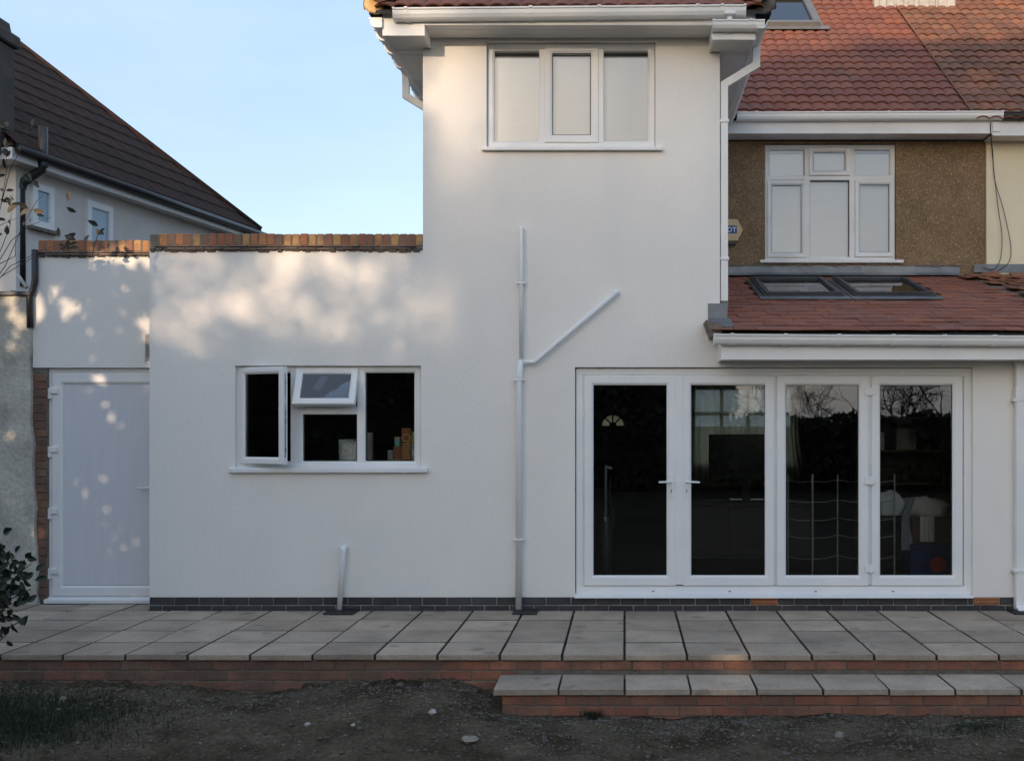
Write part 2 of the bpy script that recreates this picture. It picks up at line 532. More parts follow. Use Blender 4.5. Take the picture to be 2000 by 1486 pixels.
# ------------------------------------------------------------------ ground
def smooth01(t):
    t = max(0.0, min(1.0, t))
    return t * t * (3 - 2 * t)
from mathutils import noise as mnoise
def ground_h(x, y):
    base = -0.335
    # banked up against the left part of the riser
    near = smooth01((y + 3.4) / 1.5)
    left = 0.115 * smooth01((-0.6 - x) / 0.8)
    base += left * near
    base += 0.035 * near * math.exp(-((x + 1.35) / 0.55) ** 2)
    base += 0.05 * near * smooth01((-4.0 - x) / 1.0)
    base -= 0.05 * near * math.exp(-((x + 2.7) / 0.5) ** 2)
    n = mnoise.noise(Vector((x * 1.7, y * 1.7, 0))) * 0.03 + mnoise.noise(Vector((x * 5.5, y * 5.5, 3))) * 0.022 + mnoise.noise(Vector((x * 13, y * 13, 7))) * 0.014
    return base + n
mb = MB()
gx = [-60, -30, -14, -9] + [-7 + 0.07 * i for i in range(0, 179)] + [6.5, 9, 14, 30, 60]
gy = [-70, -40, -20, -12, -9, -7, -6] + [-5.2 + 0.05 * i for i in range(0, 72)] + [-1.2, 1, 6, 14, 40, 120]
nx, ny = len(gx), len(gy)
for yy in gy:
    for xx in gx:
        fine = -7.2 < xx < 6 and -5.4 < yy < -1.5
        h = ground_h(xx, yy) if fine else (-0.34 if yy > -6.5 else -0.34)
        if yy > -1.4: h = -0.45
        mb.v.append((xx, yy, h))
for j in range(ny - 1):
    for i in range(nx - 1):
        mb.f.append((j * nx + i, j * nx + i + 1, (j + 1) * nx + i + 1, (j + 1) * nx + i))
# the sheet runs on to the horizon
far = MB()
mb.build('ground', 'dirt', smooth=True, kind='structure', recalc=False)
for q in ((-1500, -60, -1500, 1500), (60, 1500, -1500, 1500), (-60, 60, -1500, -70), (-60, 60, 120, 1500)):
    far.add([(q[0], q[2], -0.4), (q[1], q[2], -0.4), (q[1], q[3], -0.4), (q[0], q[3], -0.4)], [(0, 1, 2, 3)])
far.build('distant_ground', 'dirt', kind='structure', recalc=False)

# ------------------------------------------------------------------ patio
PITCH = 0.4576
FRONT = -1.845
patio = thing('patio', None, None, (0, -0.9, 0), kind='structure')
base = MB()
base.box(-6.6, 5.2, -1.79, 0.02, -0.5, -0.046)
base.box(-6.6, X(291) - 0.002, 0.02, 0.34, -0.5, -0.046)
base.build('mortar_bed', 'mortar_dark', patio)
row_edges = [FRONT, FRONT + 0.458, FRONT + 0.918, FRONT + 1.378, -0.012]
slab_meshes = {}
def slab_mesh(w, d, front=False):
    key = (round(w, 3), round(d, 3), front)
    if key not in slab_meshes:
        me = MB().cbox(-w / 2, w / 2, -d / 2, d / 2, -0.042, 0, 0.004, 0.0015).mesh('paving_slab', 'slab')
        me.materials.append(MATS['mortar_dark'])
        for p in me.polygons:          # joint faces are caked with soil
            if abs(p.normal.z) < 0.3 and not (front and p.normal.y < -0.5): p.material_index = 1
        slab_meshes[key] = me
    return slab_meshes[key]
def slab(parent, x0, x1, y0, y1, z, jx=0.018, jy=0.034, front=False):
    w, d = x1 - x0 - jx, y1 - y0 - jy
    inst('paving_slab', slab_mesh(w, d, front), parent, ((x0 + x1) / 2, (y0 + y1) / 2, z + random.uniform(-0.002, 0.002)),
         (random.uniform(-0.004, 0.004), random.uniform(-0.004, 0.004), random.uniform(-0.003, 0.003)))
for r in range(4):
    for k in range(-14, 11):
        slab(patio, k * PITCH, (k + 1) * PITCH, row_edges[r], row_edges[r + 1], 0.0, front=(r == 0))
for k in range(-14, -9):
    x0, x1 = k * PITCH, min((k + 1) * PITCH, X(291) - 0.005)
    if x1 - x0 > 0.1: slab(patio, x0, x1, -0.012, 0.335, 0.0)

BR = {}
def brick_mesh(L, D, H, m, jit=0.0015, b=0.004):
    key = (round(L, 3), round(D, 3), round(H, 3), m)
    if key not in BR:
        BR[key] = [MB().cbox(-L / 2, L / 2, 0, D, 0, H, b, jit).mesh('brick', m) for _ in range(4)]
    return random.choice(BR[key])
def brick_row(parent, x0, x1, y, z, L, H, m, off=0.0, joint=0.010, D=0.09, name='brick', dy=0.0025):
    x = x0 - off
    while x < x1 - 0.02:
        a, b = max(x, x0), min(x + L, x1)
        if b - a > 0.03:
            inst(name, brick_mesh(b - a, D, H, m), parent, ((a + b) / 2, y + random.uniform(-dy, dy), z), (0, 0, random.uniform(-0.006, 0.006)))
        x += L + joint
# riser of the patio
riser = MB()
riser.box(-6.6, 5.2, -1.797, -1.786, -0.5, -0.047)
riser.build('riser_joint', 'mortar', patio)
for c in range(4):
    z = -0.119 - c * 0.075
    m_ = 'brown_brick'
    brick_row(patio, -6.4, -1.35, -1.803, z, 0.215, 0.065, m_, off=(0.1125 if c % 2 else 0.0))
    brick_row(patio, -1.345, -0.80, -1.803, z, 0.215, 0.065, 'red_brick', off=0.0 if c % 2 else 0.1)
    if c == 0:
        brick_row(patio, -0.79, 5.0, -1.803, z, 0.215, 0.065, 'red_brick', off=0.05)

step = thing('patio_step', None, None, (1.6, -2.05, -0.3), kind='structure')
sb = MB()
sb.box(-0.83, 5.2, -2.215, -1.815, -0.55, -0.188)
sb.build('mortar_bed', 'mortar_dark', step)
for k in range(-2, 11):
    slab(step, k * PITCH, (k + 1) * PITCH, -2.275, -1.815, -0.145, 0.014, front=True)
sr = MB()
sr.box(-0.84, 5.2, -2.226, -2.216, -0.5, -0.189)
sr.build('riser_joint', 'mortar', step)
for c in range(3):
    brick_row(step, -0.85, 5.0, -2.233, -0.262 - c * 0.075, 0.215, 0.065, 'red_brick', off=0.1125 if c % 2 else 0.0)

# ------------------------------------------------------------------ the white house
house = thing('white_house', 'white rendered house with two storey rear extension and red tiled roofs', 'house', (-0.5, 1.5, 0))

XL, XR = X(826), X(1406)                 # two-storey block
XE = X(292)                              # corner by the side door
PARTY = 4.0
kw = (X(459), X(822), Z(915), Z(714))    # kitchen window opening
dw = (X(1123), X(1900), 0.118, Z(717))   # patio door opening
uw = (X(950), X(1280), Z(289), 5.162)    # upper window opening
WT = 3.262
mb = MB()
xs = sorted({XE, kw[0], kw[1], XL, uw[0], uw[1], dw[0], dw[1], XR, PARTY})
zs = sorted({0.118, kw[2], kw[3], dw[3], 2.52, WT, uw[2], uw[3], 5.2})
def solid(x, z):
    if in_rect(x, z, kw) or in_rect(x, z, dw) or in_rect(x, z, uw): return False
    if x < XL: return z < WT
    if x < XR: return True
    return z < 2.52
wall_grid(mb, xs, zs, solid, 0.0, 0.28)
wall = mb.build('rendered_wall', 'render_white', house)
side = MB()
side.box(XL, XL + 0.28, 0.282, 4.0, 0.1, 5.1)
side.box(XR - 0.28, XR, 0.282, 2.79, 2.53, 5.1)
side.box(XE, XE + 0.2, 0.282, 0.35, 0.118, WT)
side.build('side_wall', 'render_white', house)

# plinth of blue bricks
pl = MB()
pl.box(XE - 0.0, PARTY, 0.012, 0.28, -0.4, 0.116)
plinth = pl.build('plinth', 'mortar_pale', house)
air = [(X(1467), X(1518)), (X(1903), X(1951))]
x = XE + 0.005
for c in range(2):
    z = 0.050 - c * 0.0745
    x = XE + (0.0 if c == 0 else -0.11)
    while x < PARTY:
        a, b_ = max(x, XE), min(x + 0.216, PARTY)
        hit = c == 0 and any(a < q1 - 0.02 and b_ > q0 + 0.02 for q0, q1 in air)
        if not hit and b_ - a > 0.04:
            inst('brick', brick_mesh(b_ - a, 0.09, 0.064, 'blue_brick'), plinth, ((a + b_) / 2, -0.001 + random.uniform(-0.002, 0.002), z))
        elif hit:
            for q0, q1 in air:
                if a < q0 - 0.05 and q0 < b_: inst('brick', brick_mesh(q0 - a - 0.01, 0.09, 0.064, 'blue_brick'), plinth, ((a + q0 - 0.01) / 2, 0, z))
                if b_ > q1 + 0.05 and q1 > a: inst('brick', brick_mesh(b_ - q1 - 0.01, 0.09, 0.064, 'blue_brick'), plinth, ((b_ + q1 + 0.01) / 2, 0, z))
        x += 0.2255
for q0, q1 in air:
    ab = MB()
    ab.cbox(q0, q1, -0.006, 0.09, 0.048, 0.115, 0.004)
    o = ab.build('air_brick', 'terracotta', plinth)
    hs_ = MB()
    for i in range(9):
        for j in range(2):
            hx = q0 + 0.02 + i * (q1 - q0 - 0.04) / 8
            hz = 0.066 + j * 0.03
            hs_.box(hx - 0.006, hx + 0.006, -0.0075, -0.004, hz - 0.005, hz + 0.005)
    hs_.build('vent_hole', 'rubber', plinth, kind='stuff')

# recessed part over the side door
RY = 0.35
panel = MB()
panel.box(X(64, RY), XE + 0.1, RY, RY + 0.25, Z(718, RY), 3.27)
panel.build('rendered_wall', 'render_white', house)
pier = MB()
pier.box(X(62, RY), X(91, RY), RY + 0.012, RY + 0.24, -0.1, Z(719, RY))
pier_o = pier.build('brick_pier', 'mortar', house)
for c in range(30):
    z = 0.004 + c * 0.0745
    if z + 0.065 > Z(719, RY): break
    wj = random.uniform(0, 0.02)
    inst('brick', brick_mesh(0.135, 0.1, 0.065, 'brown_brick', 0.003), pier_o, (X(76, RY) + random.uniform(-0.006, 0.006), RY + random.uniform(-0.004, 0.006), z))
# roof of the flat extension behind the parapet
fr = MB()
fr.box(X(64, RY), XL - 0.01, 0.5, 6.0, 3.05, 3.12)
fr.box(X(64, RY), X(64, RY) + 0.2, RY + 0.252, 6.0, 0.0, 3.26)
fr.build('flat_roof', 'felt', house)

# parapet with creasing tiles and brick on edge
par = MB()
par.box(XE - 0.0, XL - 0.004, 0.01, 0.22, WT + 0.002, 3.41)
par.box(X(74, RY), XE - 0.004, RY + 0.01, RY + 0.22, 3.272, 3.41)
par_o = par.build('parapet', 'mortar', house)
cre = [MB().cbox(-0.082, 0.082, 0, 0.26, 0, 0.013, 0.003, 0.003).mesh('creasing_tile', 'creasing') for _ in range(4)]
def parapet(x0, x1, y, top, n_soft):
    x = x0
    while x < x1 - 0.03:
        w = min(0.066, x1 - x)
        me = brick_mesh(w, 0.215, 0.106, 'coping_brick', 0.002, 0.005)
        inst('brick', me, par_o, (x + w / 2, y + random.uniform(-0.004, 0.004), top - 0.106 + random.uniform(-0.003, 0.002)), (0, random.uniform(-0.015, 0.015), 0))
        x += 0.0752
    for lay in range(2):
        x = x0 - 0.05 * lay + 0.04
        while x < x1:
            if x - 0.08 > x0 - 0.09 and x + 0.08 < x1 + 0.01:
                inst('creasing_tile', random.choice(cre), par_o, (x, y - 0.028 - 0.008 * lay + random.uniform(-0.004, 0.004), top - 0.124 - 0.022 * lay), (random.uniform(-0.03, 0.03), random.uniform(-0.02, 0.02), 0))
            x += 0.170
parapet(XE + 0.09, XL - 0.004, 0.005, 3.418, 0)
parapet(X(74, RY), XE + 0.07, RY + 0.005, 3.422, 0)
mo = MB()
random.seed(21)
def drip(x0, x1, y, z):
    x = x0
    while x < x1:
        w = random.uniform(0.03, 0.09)
        h = random.uniform(0.006, 0.022)
        mo.cbox(x, min(x + w, x1), y - 0.012, y + 0.05, z - h, z + 0.02, 0.006)
        x += w * random.uniform(0.9, 1.4)
drip(XE + 0.01, XL - 0.01, -0.006, WT + 0.004)
drip(X(78, RY), XE - 0.01, RY - 0.006, 3.272)
mo.build('mortar_fillet', 'mortar_dark', par_o, kind='stuff')

# side vent beside the corner
v = MB()
vx0, vx1 = X(284, RY), X(300, RY)
v.cbox(vx0, vx1, RY - 0.012, RY - 0.0005, Z(709, RY), Z(650, RY), 0.002)
vent = v.build('vent', 'upvc_old', house)
vs_ = MB()
for i in range(16):
    z = Z(706, RY) + i * (Z(653, RY) - Z(706, RY)) / 16
    vs_.box(vx0 + 0.006, vx1 - 0.004, RY - 0.018, RY - 0.0125, z + 0.002, z + 0.010)
vs_.build('louvre', 'roof_window_grey', vent)

# ------------------------------------------------------------------ windows
def prof(w, y0, y1, bead=0.014):
    return [(0.0, y1), (0.0, y0 + 0.005), (0.005, y0), (w - 0.022, y0), (w - 0.010, y0 + 0.006), (w, y0 + bead), (w, y1)]
def pane(name, x0, x1, y, z0, z1, parent, m='glass'):
    return MB().box(x0, x1, y, y + 0.006, z0, z1).build(name, m, parent)
def gasket(x0, x1, y, z0, z1, parent):
    return MB().ring(x0 - 0.003, x1 + 0.003, z0 - 0.003, z1 + 0.003, [(0, y), (0, y + 0.004), (0.007, y + 0.004), (0.007, y)]).build('gasket', 'rubber', parent)
def sill(x0, x1, z0, z1, parent, yf=-0.045, yb=0.06):
    s_ = MB()
    s_.prism([(yf + 0.004, z0), (yf, z0 + 0.006), (yf, z1 - 0.016), (yf + 0.006, z1 - 0.008), (yb, z1), (yb, z0 + 0.01), (yf + 0.03, z0 + 0.01)], 'x', x0, x1)
    return s_.build('sill', 'upvc', parent)
def fillbar(mbx, x0, x1, z0, z1, y0, y1):
    mbx.cbox(x0, x1, y0, y1, z0, z1, 0.005)

def zz(a): return Z(a, 0.05)
def xx(a): return X(a, 0.05)
# kitchen window
WY = 0.05
k = MB()
k.ring(xx(459) + 0.0, xx(822), Z(914, 0.05), Z(714.5, 0.05), prof(0.062, WY, WY + 0.07))
fillbar(k, xx(567), xx(591), zz(903), zz(724), WY + 0.001, WY + 0.069)
fillbar(k, xx(697), xx(713), zz(903), zz(724), WY + 0.001, WY + 0.069)
fillbar(k, xx(590), xx(698), zz(809), zz(794), WY + 0.002, WY + 0.068)
kwin = k.build('window', 'upvc', house)
sill(X(446, -0.04), X(835, -0.04), Z(923, -0.04), Z(912, -0.04), kwin)
pane('pane', xx(713), xx(812), WY + 0.03, zz(901), zz(726), kwin)
pane('pane', xx(590), xx(698), WY + 0.03, zz(901), zz(808), kwin)
gasket(xx(715), xx(811), WY + 0.024, zz(899), zz(727), kwin)
gasket(xx(592), xx(696), WY + 0.024, zz(899), zz(810), kwin)
# opened casement, hinged at its left side
hx, hz0, hz1 = xx(467), zz(905), zz(718)
sw, sh = xx(579) - hx, hz1 - hz0
sash = MB()
sash.ring(0, sw, 0, sh, prof(0.062, -0.002, 0.055))
so = sash.build('sash', 'upvc', kwin, loc=(hx, WY - 0.004, hz0), rot=(0, 0, R(-25)))
def child_local(mbx, name, m, parent, loc, rot):
    o = mbx.build(name, m, None, loc=loc, rot=rot)
    o.parent = parent
    return o
child_local(MB().box(0.055, sw - 0.055, 0.02, 0.026, 0.055, sh - 0.055), 'pane', 'glass', kwin, (hx, WY - 0.004, hz0), (0, 0, R(-25)))
lk = MB()
for q in (0.12, 0.42, 0.5, 0.82):
    lk.cbox(sw - 0.001, sw + 0.006, 0.018, 0.036, sh * q, sh * q + 0.045, 0.001)
lk.box(sw - 0.0005, sw + 0.002, 0.02, 0.034, 0.06, sh - 0.06)
child_local(lk, 'espag_lock', 'chrome', kwin, (hx, WY - 0.004, hz0), (0, 0, R(-25)))
# opened fanlight, hinged at the top
fx0, fx1, fz1 = xx(579.5), xx(700), zz(717)
fh = fz1 - zz(796)
fl = MB()
fl.ring(0, fx1 - fx0, -fh, 0, prof(0.062, -0.002, 0.055))
fl.build('sash', 'upvc', kwin, loc=(fx0 + 0.002, WY - 0.006, fz1), rot=(R(-24), 0, 0))
child_local(MB().box(0.055, fx1 - fx0 - 0.055, 0.02, 0.026, -fh + 0.055, -0.055), 'pane', 'glass_sky', kwin, (fx0, WY - 0.006, fz1), (R(-24), 0, 0))
h_ = MB()
h_.cbox((fx1 - fx0) / 2 - 0.008, (fx1 - fx0) / 2 + 0.008, 0.056, 0.075, -fh + 0.03, -fh + 0.09, 0.003)
h_.cbox((fx1 - fx0) / 2 - 0.009, (fx1 - fx0) / 2 + 0.009, 0.075, 0.088, -fh + 0.05, -fh + 0.15, 0.004)
child_local(h_, 'handle', 'upvc', kwin, (fx0, WY - 0.006, fz1), (R(-24), 0, 0))
st = MB()
st.tube([(fx0 + 0.04, WY + 0.02, zz(790)), (fx0 + 0.06, WY - 0.10, zz(786))], 0.004, 5)
st.tube([(fx1 - 0.04, WY + 0.02, zz(790)), (fx1 - 0.06, WY - 0.10, zz(786))], 0.004, 5)
st.build('stay', 'chrome', kwin)

# upper window
UY = 0.05
u = MB()
u.ring(X(952, UY), X(1279, UY), Z(289, UY), 5.16, prof(0.062, UY, UY + 0.07))
fillbar(u, X(1053, UY), X(1066, UY), Z(280, UY), 5.11, UY + 0.001, UY + 0.069)
fillbar(u, X(1166, UY), X(1179, UY), Z(280, UY), 5.11, UY + 0.001, UY + 0.069)
uwin = u.build('window', 'upvc', house)
sill(X(940, -0.04), X(1294, -0.04), Z(294, -0.04), Z(285, -0.04), uwin)
for a, b_ in ((962, 1055), (1178, 1272)):
    pane('pane', X(a, UY) - 0.004, X(b_, UY) + 0.004, UY + 0.03, Z(277, UY), Z(94, UY), uwin, 'glass_upper')
    gasket(X(a, UY), X(b_, UY), UY + 0.022, Z(276, UY), Z(95, UY), uwin)
us = MB()
us.ring(X(1064, UY), X(1169, UY), Z(279, UY), Z(90, UY), prof(0.068, UY - 0.014, UY + 0.05))
us.build('sash', 'upvc', uwin)
pane('pane', X(1077, UY), X(1155, UY), UY + 0.012, Z(266, UY), Z(103, UY), uwin, 'glass_upper')
gasket(X(1079, UY), X(1153, UY), UY + 0.004, Z(264, UY), Z(105, UY), uwin)
BLY = 0.135
bl = MB().box(X(955, BLY), X(1277, BLY), BLY, BLY + 0.003, Z(284, BLY), Z(113, BLY))
bl.cbox(X(955, BLY), X(1277, BLY), BLY - 0.006, BLY + 0.009, Z(114, BLY), Z(111.5, BLY), 0.002)
tag(bl.build('window_blind', 'blind'), 'pale blind behind the upper window of the white two storey wall', 'blind', 'pale window blinds')
bk = MB()
bk.box(XL + 0.29, XR - 0.29, 1.6, 1.62, 2.9, 5.15)
bk.box(XL + 0.29, XR - 0.29, 0.29, 1.6, 2.85, 2.88)
bk.box(XL + 0.29, XR - 0.29, 0.29, 1.6, 5.165, 5.18)
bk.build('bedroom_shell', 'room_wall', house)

# bedroom window in the pebbledashed wall
BY = 2.8
PB = 2.85
pw = (X(1494, BY), X(1750, BY), Z(512, BY), Z(281, BY))
mb = MB()
xs = sorted({-2.2, pw[0], pw[1], PARTY})
zs = sorted({0.1, pw[2], pw[3], 4.98})
wall_grid(mb, [-1.8, XR + 0.0, pw[0], pw[1], X(1925, BY) - 0.002], [2.62, pw[2], pw[3], 5.02], lambda x, z: not in_rect(x, z, pw), BY, BY + 0.25)
pdash = mb.build('pebbledash_wall', 'pebbledash', house)
bw = MB()
WB = BY + 0.03
bw.ring(pw[0] + 0.003, pw[1] - 0.003, Z(510, BY), Z(282, BY), prof(0.058, WB, WB + 0.07))
XB = lambda p: X(p, BY)
ZB = lambda p: Z(p, BY)
fillbar(bw, XB(1572), XB(1583), ZB(504), ZB(288), WB + 0.001, WB + 0.069)
fillbar(bw, XB(1660), XB(1671), ZB(504), ZB(288), WB + 0.001, WB + 0.069)
for a, b_ in ((1500, 1574), (1581, 1662), (1669, 1746)):
    fillbar(bw, XB(a), XB(b_), ZB(351), ZB(342), WB + 0.002, WB + 0.068)
bwin = bw.build('window', 'upvc_old', house)
s_ = MB()
s_.cbox(XB(1484), XB(1763), BY - 0.05, BY + 0.09, ZB(514.5), ZB(508.5), 0.005)
s_.build('sill', 'upvc_old', bwin)
for a, b_, c, d, sashy in ((1500, 1572, 291, 342, 0), (1590, 1652, 296, 333, 1), (1671, 1742, 291, 342, 0), (1508, 1566, 361, 493, 1), (1583, 1659, 353, 501, 0), (1680, 1738, 360, 492, 1)):
    if sashy:
        q = MB()
        wq = 0.055
        q.ring(XB(a) - wq, XB(b_) + wq, ZB(d) - wq, ZB(c) + wq, prof(wq, WB - 0.014, WB + 0.05))
        q.build('sash', 'upvc_old', bwin)
    pane('pane', XB(a) - 0.003, XB(b_) + 0.003, WB + (0.012 if sashy else 0.03), ZB(d) - 0.003, ZB(c) + 0.003, bwin, 'glass_upper')
    gasket(XB(a), XB(b_), WB + (0.004 if sashy else 0.022), ZB(d), ZB(c), bwin)
tag(MB().box(pw[0] - 0.02, pw[1] + 0.02, BY + 0.112, BY + 0.115, pw[2] - 0.05, ZB(297)).build('window_blind', 'blind'),
    'pale blind behind the six pane window in the brown pebbledashed wall', 'blind', 'pale window blinds')
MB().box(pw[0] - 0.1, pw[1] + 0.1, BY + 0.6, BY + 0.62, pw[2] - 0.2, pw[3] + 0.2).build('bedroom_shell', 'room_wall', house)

# ------------------------------------------------------------------ patio doors
DY = 0.045
XD = lambda p: X(p, DY)
ZD = lambda p: Z(p, DY)
d = MB()
d.ring(XD(1125), XD(1899), ZD(1160), ZD(719), prof(0.075, DY, DY + 0.07))
pdoor = d.build('patio_door', 'upvc', house)
th = MB()
th.prism([(-0.055, 0.1175), (-0.055, 0.128), (-0.05, 0.134), (0.10, 0.150), (0.10, 0.1175)], 'x', X(1122, -0.05), X(1901, -0.05))
th.build('threshold', 'upvc', pdoor)
leaves = [(1141, 1320, 1159, 1302), (1334, 1512, 1350, 1494), (1517, 1696, 1535, 1677), (1702, 1880, 1719, 1860)]
for i, (a, b_, c, e) in enumerate(leaves):
    q = MB()
    wz0, wz1 = ZD(1143), ZD(734)
    gz0, gz1 = ZD(1123), ZD(752)
    x0, x1, g0, g1 = XD(a), XD(b_), XD(c), XD(e)
    # stiles and rails around the pane, bevelled towards the glass
    yf = DY - 0.012
    outer = [(x0, wz0), (x1, wz0), (x1, wz1), (x0, wz1)]
    inner = [(g0, gz0), (g1, gz0), (g1, gz1), (g0, gz1)]
    vs = []
    def lerp(t):
        return [(o[0] + (n_[0] - o[0]) * t, o[1] + (n_[1] - o[1]) * t) for o, n_ in zip(outer, inner)]
    prf = [(0, yf + 0.055), (0, yf + 0.006), (0.05, yf), (0.72, yf), (0.87, yf + 0.005), (1, yf + 0.016), (1, yf + 0.055)]
    for t, y in prf:
        vs += [(p[0], y, p[1]) for p in lerp(t)]
    fs = []
    for r_ in range(len(prf)):
        r2 = (r_ + 1) % len(prf)
        for cc in range(4):
            fs.append((r_ * 4 + cc, r_ * 4 + (cc + 1) % 4, r2 * 4 + (cc + 1) % 4, r2 * 4 + cc))
    q.add(vs, fs)
    q.build('door_leaf', 'upvc', pdoor)
    pane('pane', g0 - 0.004, g1 + 0.004, yf + 0.024, gz0 - 0.004, gz1 + 0.004, pdoor)
    gasket(g0, g1, yf + 0.017, gz0, gz1, pdoor)
post = MB()
post.cbox(XD(1319), XD(1335), DY - 0.018, DY + 0.02, ZD(1141), ZD(735), 0.004)
post.build('meeting_stile', 'upvc', pdoor)
bm_ = MB()
bm_.box(XD(1505), XD(1524), DY + 0.004, DY + 0.04, ZD(1142), ZD(735))
bm_.box(XD(1690), XD(1708), DY + 0.004, DY + 0.04, ZD(1142), ZD(735))
bm_.build('weather_bar', 'upvc_old', pdoor)
for cx, sg in ((1311, -1), (1341, 1)):
    hm = MB()
    yb = DY - 0.012
    hm.cbox(XD(cx) - 0.014, XD(cx) + 0.014, yb - 0.011, yb - 0.0005, ZD(973), ZD(925), 0.005)
    hm.tube([(XD(cx), yb - 0.008, ZD(940)), (XD(cx), yb - 0.048, ZD(940))], 0.009, 8)
    hm.tube([(XD(cx) - sg * 0.006, yb - 0.046, ZD(940)), (XD(cx) + sg * 0.06, yb - 0.052, ZD(940.5)), (XD(cx) + sg * 0.115, yb - 0.048, ZD(941))], [0.010, 0.009, 0.008], 8)
    hm.build('handle', 'upvc', pdoor)
    kh = MB()
    kh.lathe(0, 0, [(0.006, 0), (0.006, 0.002)], 10)
    ko = kh.build('keyhole', 'rubber', pdoor, loc=(XD(cx), yb - 0.0112, ZD(957)), rot=(R(90), 0, 0))
    MB().box(XD(cx) - 0.002, XD(cx) + 0.002, yb - 0.0135, yb - 0.0112, ZD(962), ZD(957)).build('keyhole', 'rubber', pdoor)
for py in (764, 938, 1109):
    hg = MB()
    yb = DY - 0.012
    for (a, b_) in ((1688, 1698), (1699.5, 1708)):
        hg.cbox(XD(a), XD(b_), yb - 0.016, yb - 0.0005, ZD(py + 8), ZD(py - 7), 0.003)
    hg.tube([(XD(1698.7), yb - 0.012, ZD(py + 9)), (XD(1698.7), yb - 0.012, ZD(py - 8))], 0.009, 8)
    hg.build('hinge', 'upvc', pdoor)
sc_ = MB()
for px in (1276, 1425, 1593, 1744):
    sc_.cbox(XD(px) - 0.012, XD(px) + 0.012, DY - 0.004, DY - 0.0005, ZD(1155.5), ZD(1153.5), 0.001)
sc_.build('drain_slot', 'roof_window_grey', pdoor)

# ------------------------------------------------------------------ side door
SY = RY + 0.045
XS = lambda p: X(p, SY)
ZS = lambda p: Z(p, SY)
d = MB()
d.ring(XS(91), XS(330), 0.03, ZS(719), prof(0.055, SY, SY + 0.07, 0.006))
sdoor = d.build('side_door', 'upvc', house)
t_ = MB()
t_.prism([(SY - 0.06, 0.004), (SY - 0.06, 0.035), (SY - 0.01, 0.056), (SY + 0.07, 0.056), (SY + 0.07, 0.004)], 'x', XS(92), XS(330))
t_.build('threshold', 'upvc', sdoor)
q = MB()
q.ring(XS(103), XS(322), ZS(1163), ZS(730), prof(XS(123) - XS(103), SY - 0.014, SY + 0.05))
q.build('door_leaf', 'upvc', sdoor)
q = MB()
q.box(XS(119), XS(306), SY + 0.004, SY + 0.03, ZS(1142), ZS(745))
q.build('door_panel', 'door_panel', sdoor)
for py in (767, 881, 1001, 1118):
    hg = MB()
    hg.cbox(XS(94), XS(103), SY - 0.024, SY - 0.0005, ZS(py + 12), ZS(py - 9), 0.003)
    hg.cbox(XS(101), XS(115), SY - 0.034, SY - 0.0145, ZS(py + 2), ZS(py - 9), 0.004)
    hg.build('hinge', 'upvc', sdoor)
hm = MB()
hm.cbox(XS(298), XS(306), SY - 0.03, SY - 0.0145, ZS(975), ZS(935), 0.004)
hm.tube([(XS(302), SY - 0.055, ZS(952)), (XS(274), SY - 0.06, ZS(952))], 0.009, 8)
hm.tube([(XS(302), SY - 0.02, ZS(952)), (XS(302), SY - 0.058, ZS(952))], 0.009, 8)
hm.build('handle', 'upvc', sdoor)

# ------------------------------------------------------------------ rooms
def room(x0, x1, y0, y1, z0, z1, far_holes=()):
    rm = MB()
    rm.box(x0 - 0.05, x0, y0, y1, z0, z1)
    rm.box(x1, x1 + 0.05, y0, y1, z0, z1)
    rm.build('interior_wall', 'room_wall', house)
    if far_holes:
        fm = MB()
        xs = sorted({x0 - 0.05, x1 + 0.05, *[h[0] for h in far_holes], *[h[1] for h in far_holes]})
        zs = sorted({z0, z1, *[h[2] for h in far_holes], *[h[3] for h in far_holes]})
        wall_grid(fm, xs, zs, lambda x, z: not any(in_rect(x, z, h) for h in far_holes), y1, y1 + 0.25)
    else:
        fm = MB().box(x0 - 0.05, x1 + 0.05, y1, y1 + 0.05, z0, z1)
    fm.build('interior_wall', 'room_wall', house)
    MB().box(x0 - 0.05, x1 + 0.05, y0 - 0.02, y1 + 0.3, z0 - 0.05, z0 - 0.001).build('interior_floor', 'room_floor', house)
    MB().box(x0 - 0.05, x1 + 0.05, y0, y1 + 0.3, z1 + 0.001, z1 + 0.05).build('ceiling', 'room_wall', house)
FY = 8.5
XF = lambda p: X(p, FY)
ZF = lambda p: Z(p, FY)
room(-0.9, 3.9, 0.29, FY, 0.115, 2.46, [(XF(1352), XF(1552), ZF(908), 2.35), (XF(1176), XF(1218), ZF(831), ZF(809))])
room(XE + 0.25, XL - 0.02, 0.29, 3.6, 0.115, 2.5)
# far window with its transom and mullions
fw = MB()
fx0, fx1, fz0, fz1 = XF(1352), XF(1552), ZF(908), 2.35
fw.ring(fx0, fx1, fz0, fz1, [(0, FY + 0.1), (0, FY + 0.04), (0.06, FY + 0.04), (0.06, FY + 0.1)])
fw.box(fx0, fx1, FY + 0.045, FY + 0.095, ZF(811), ZF(804))
for px in (1410, 1462, 1520):
    fw.box(XF(px) - 0.03, XF(px) + 0.03, FY + 0.045, FY + 0.095, fz0, fz1)
fwin = fw.build('window', 'dark_wood', house)
pane('pane', fx0 + 0.05, fx1 - 0.05, FY + 0.07, fz0 + 0.05, fz1 - 0.05, fwin)
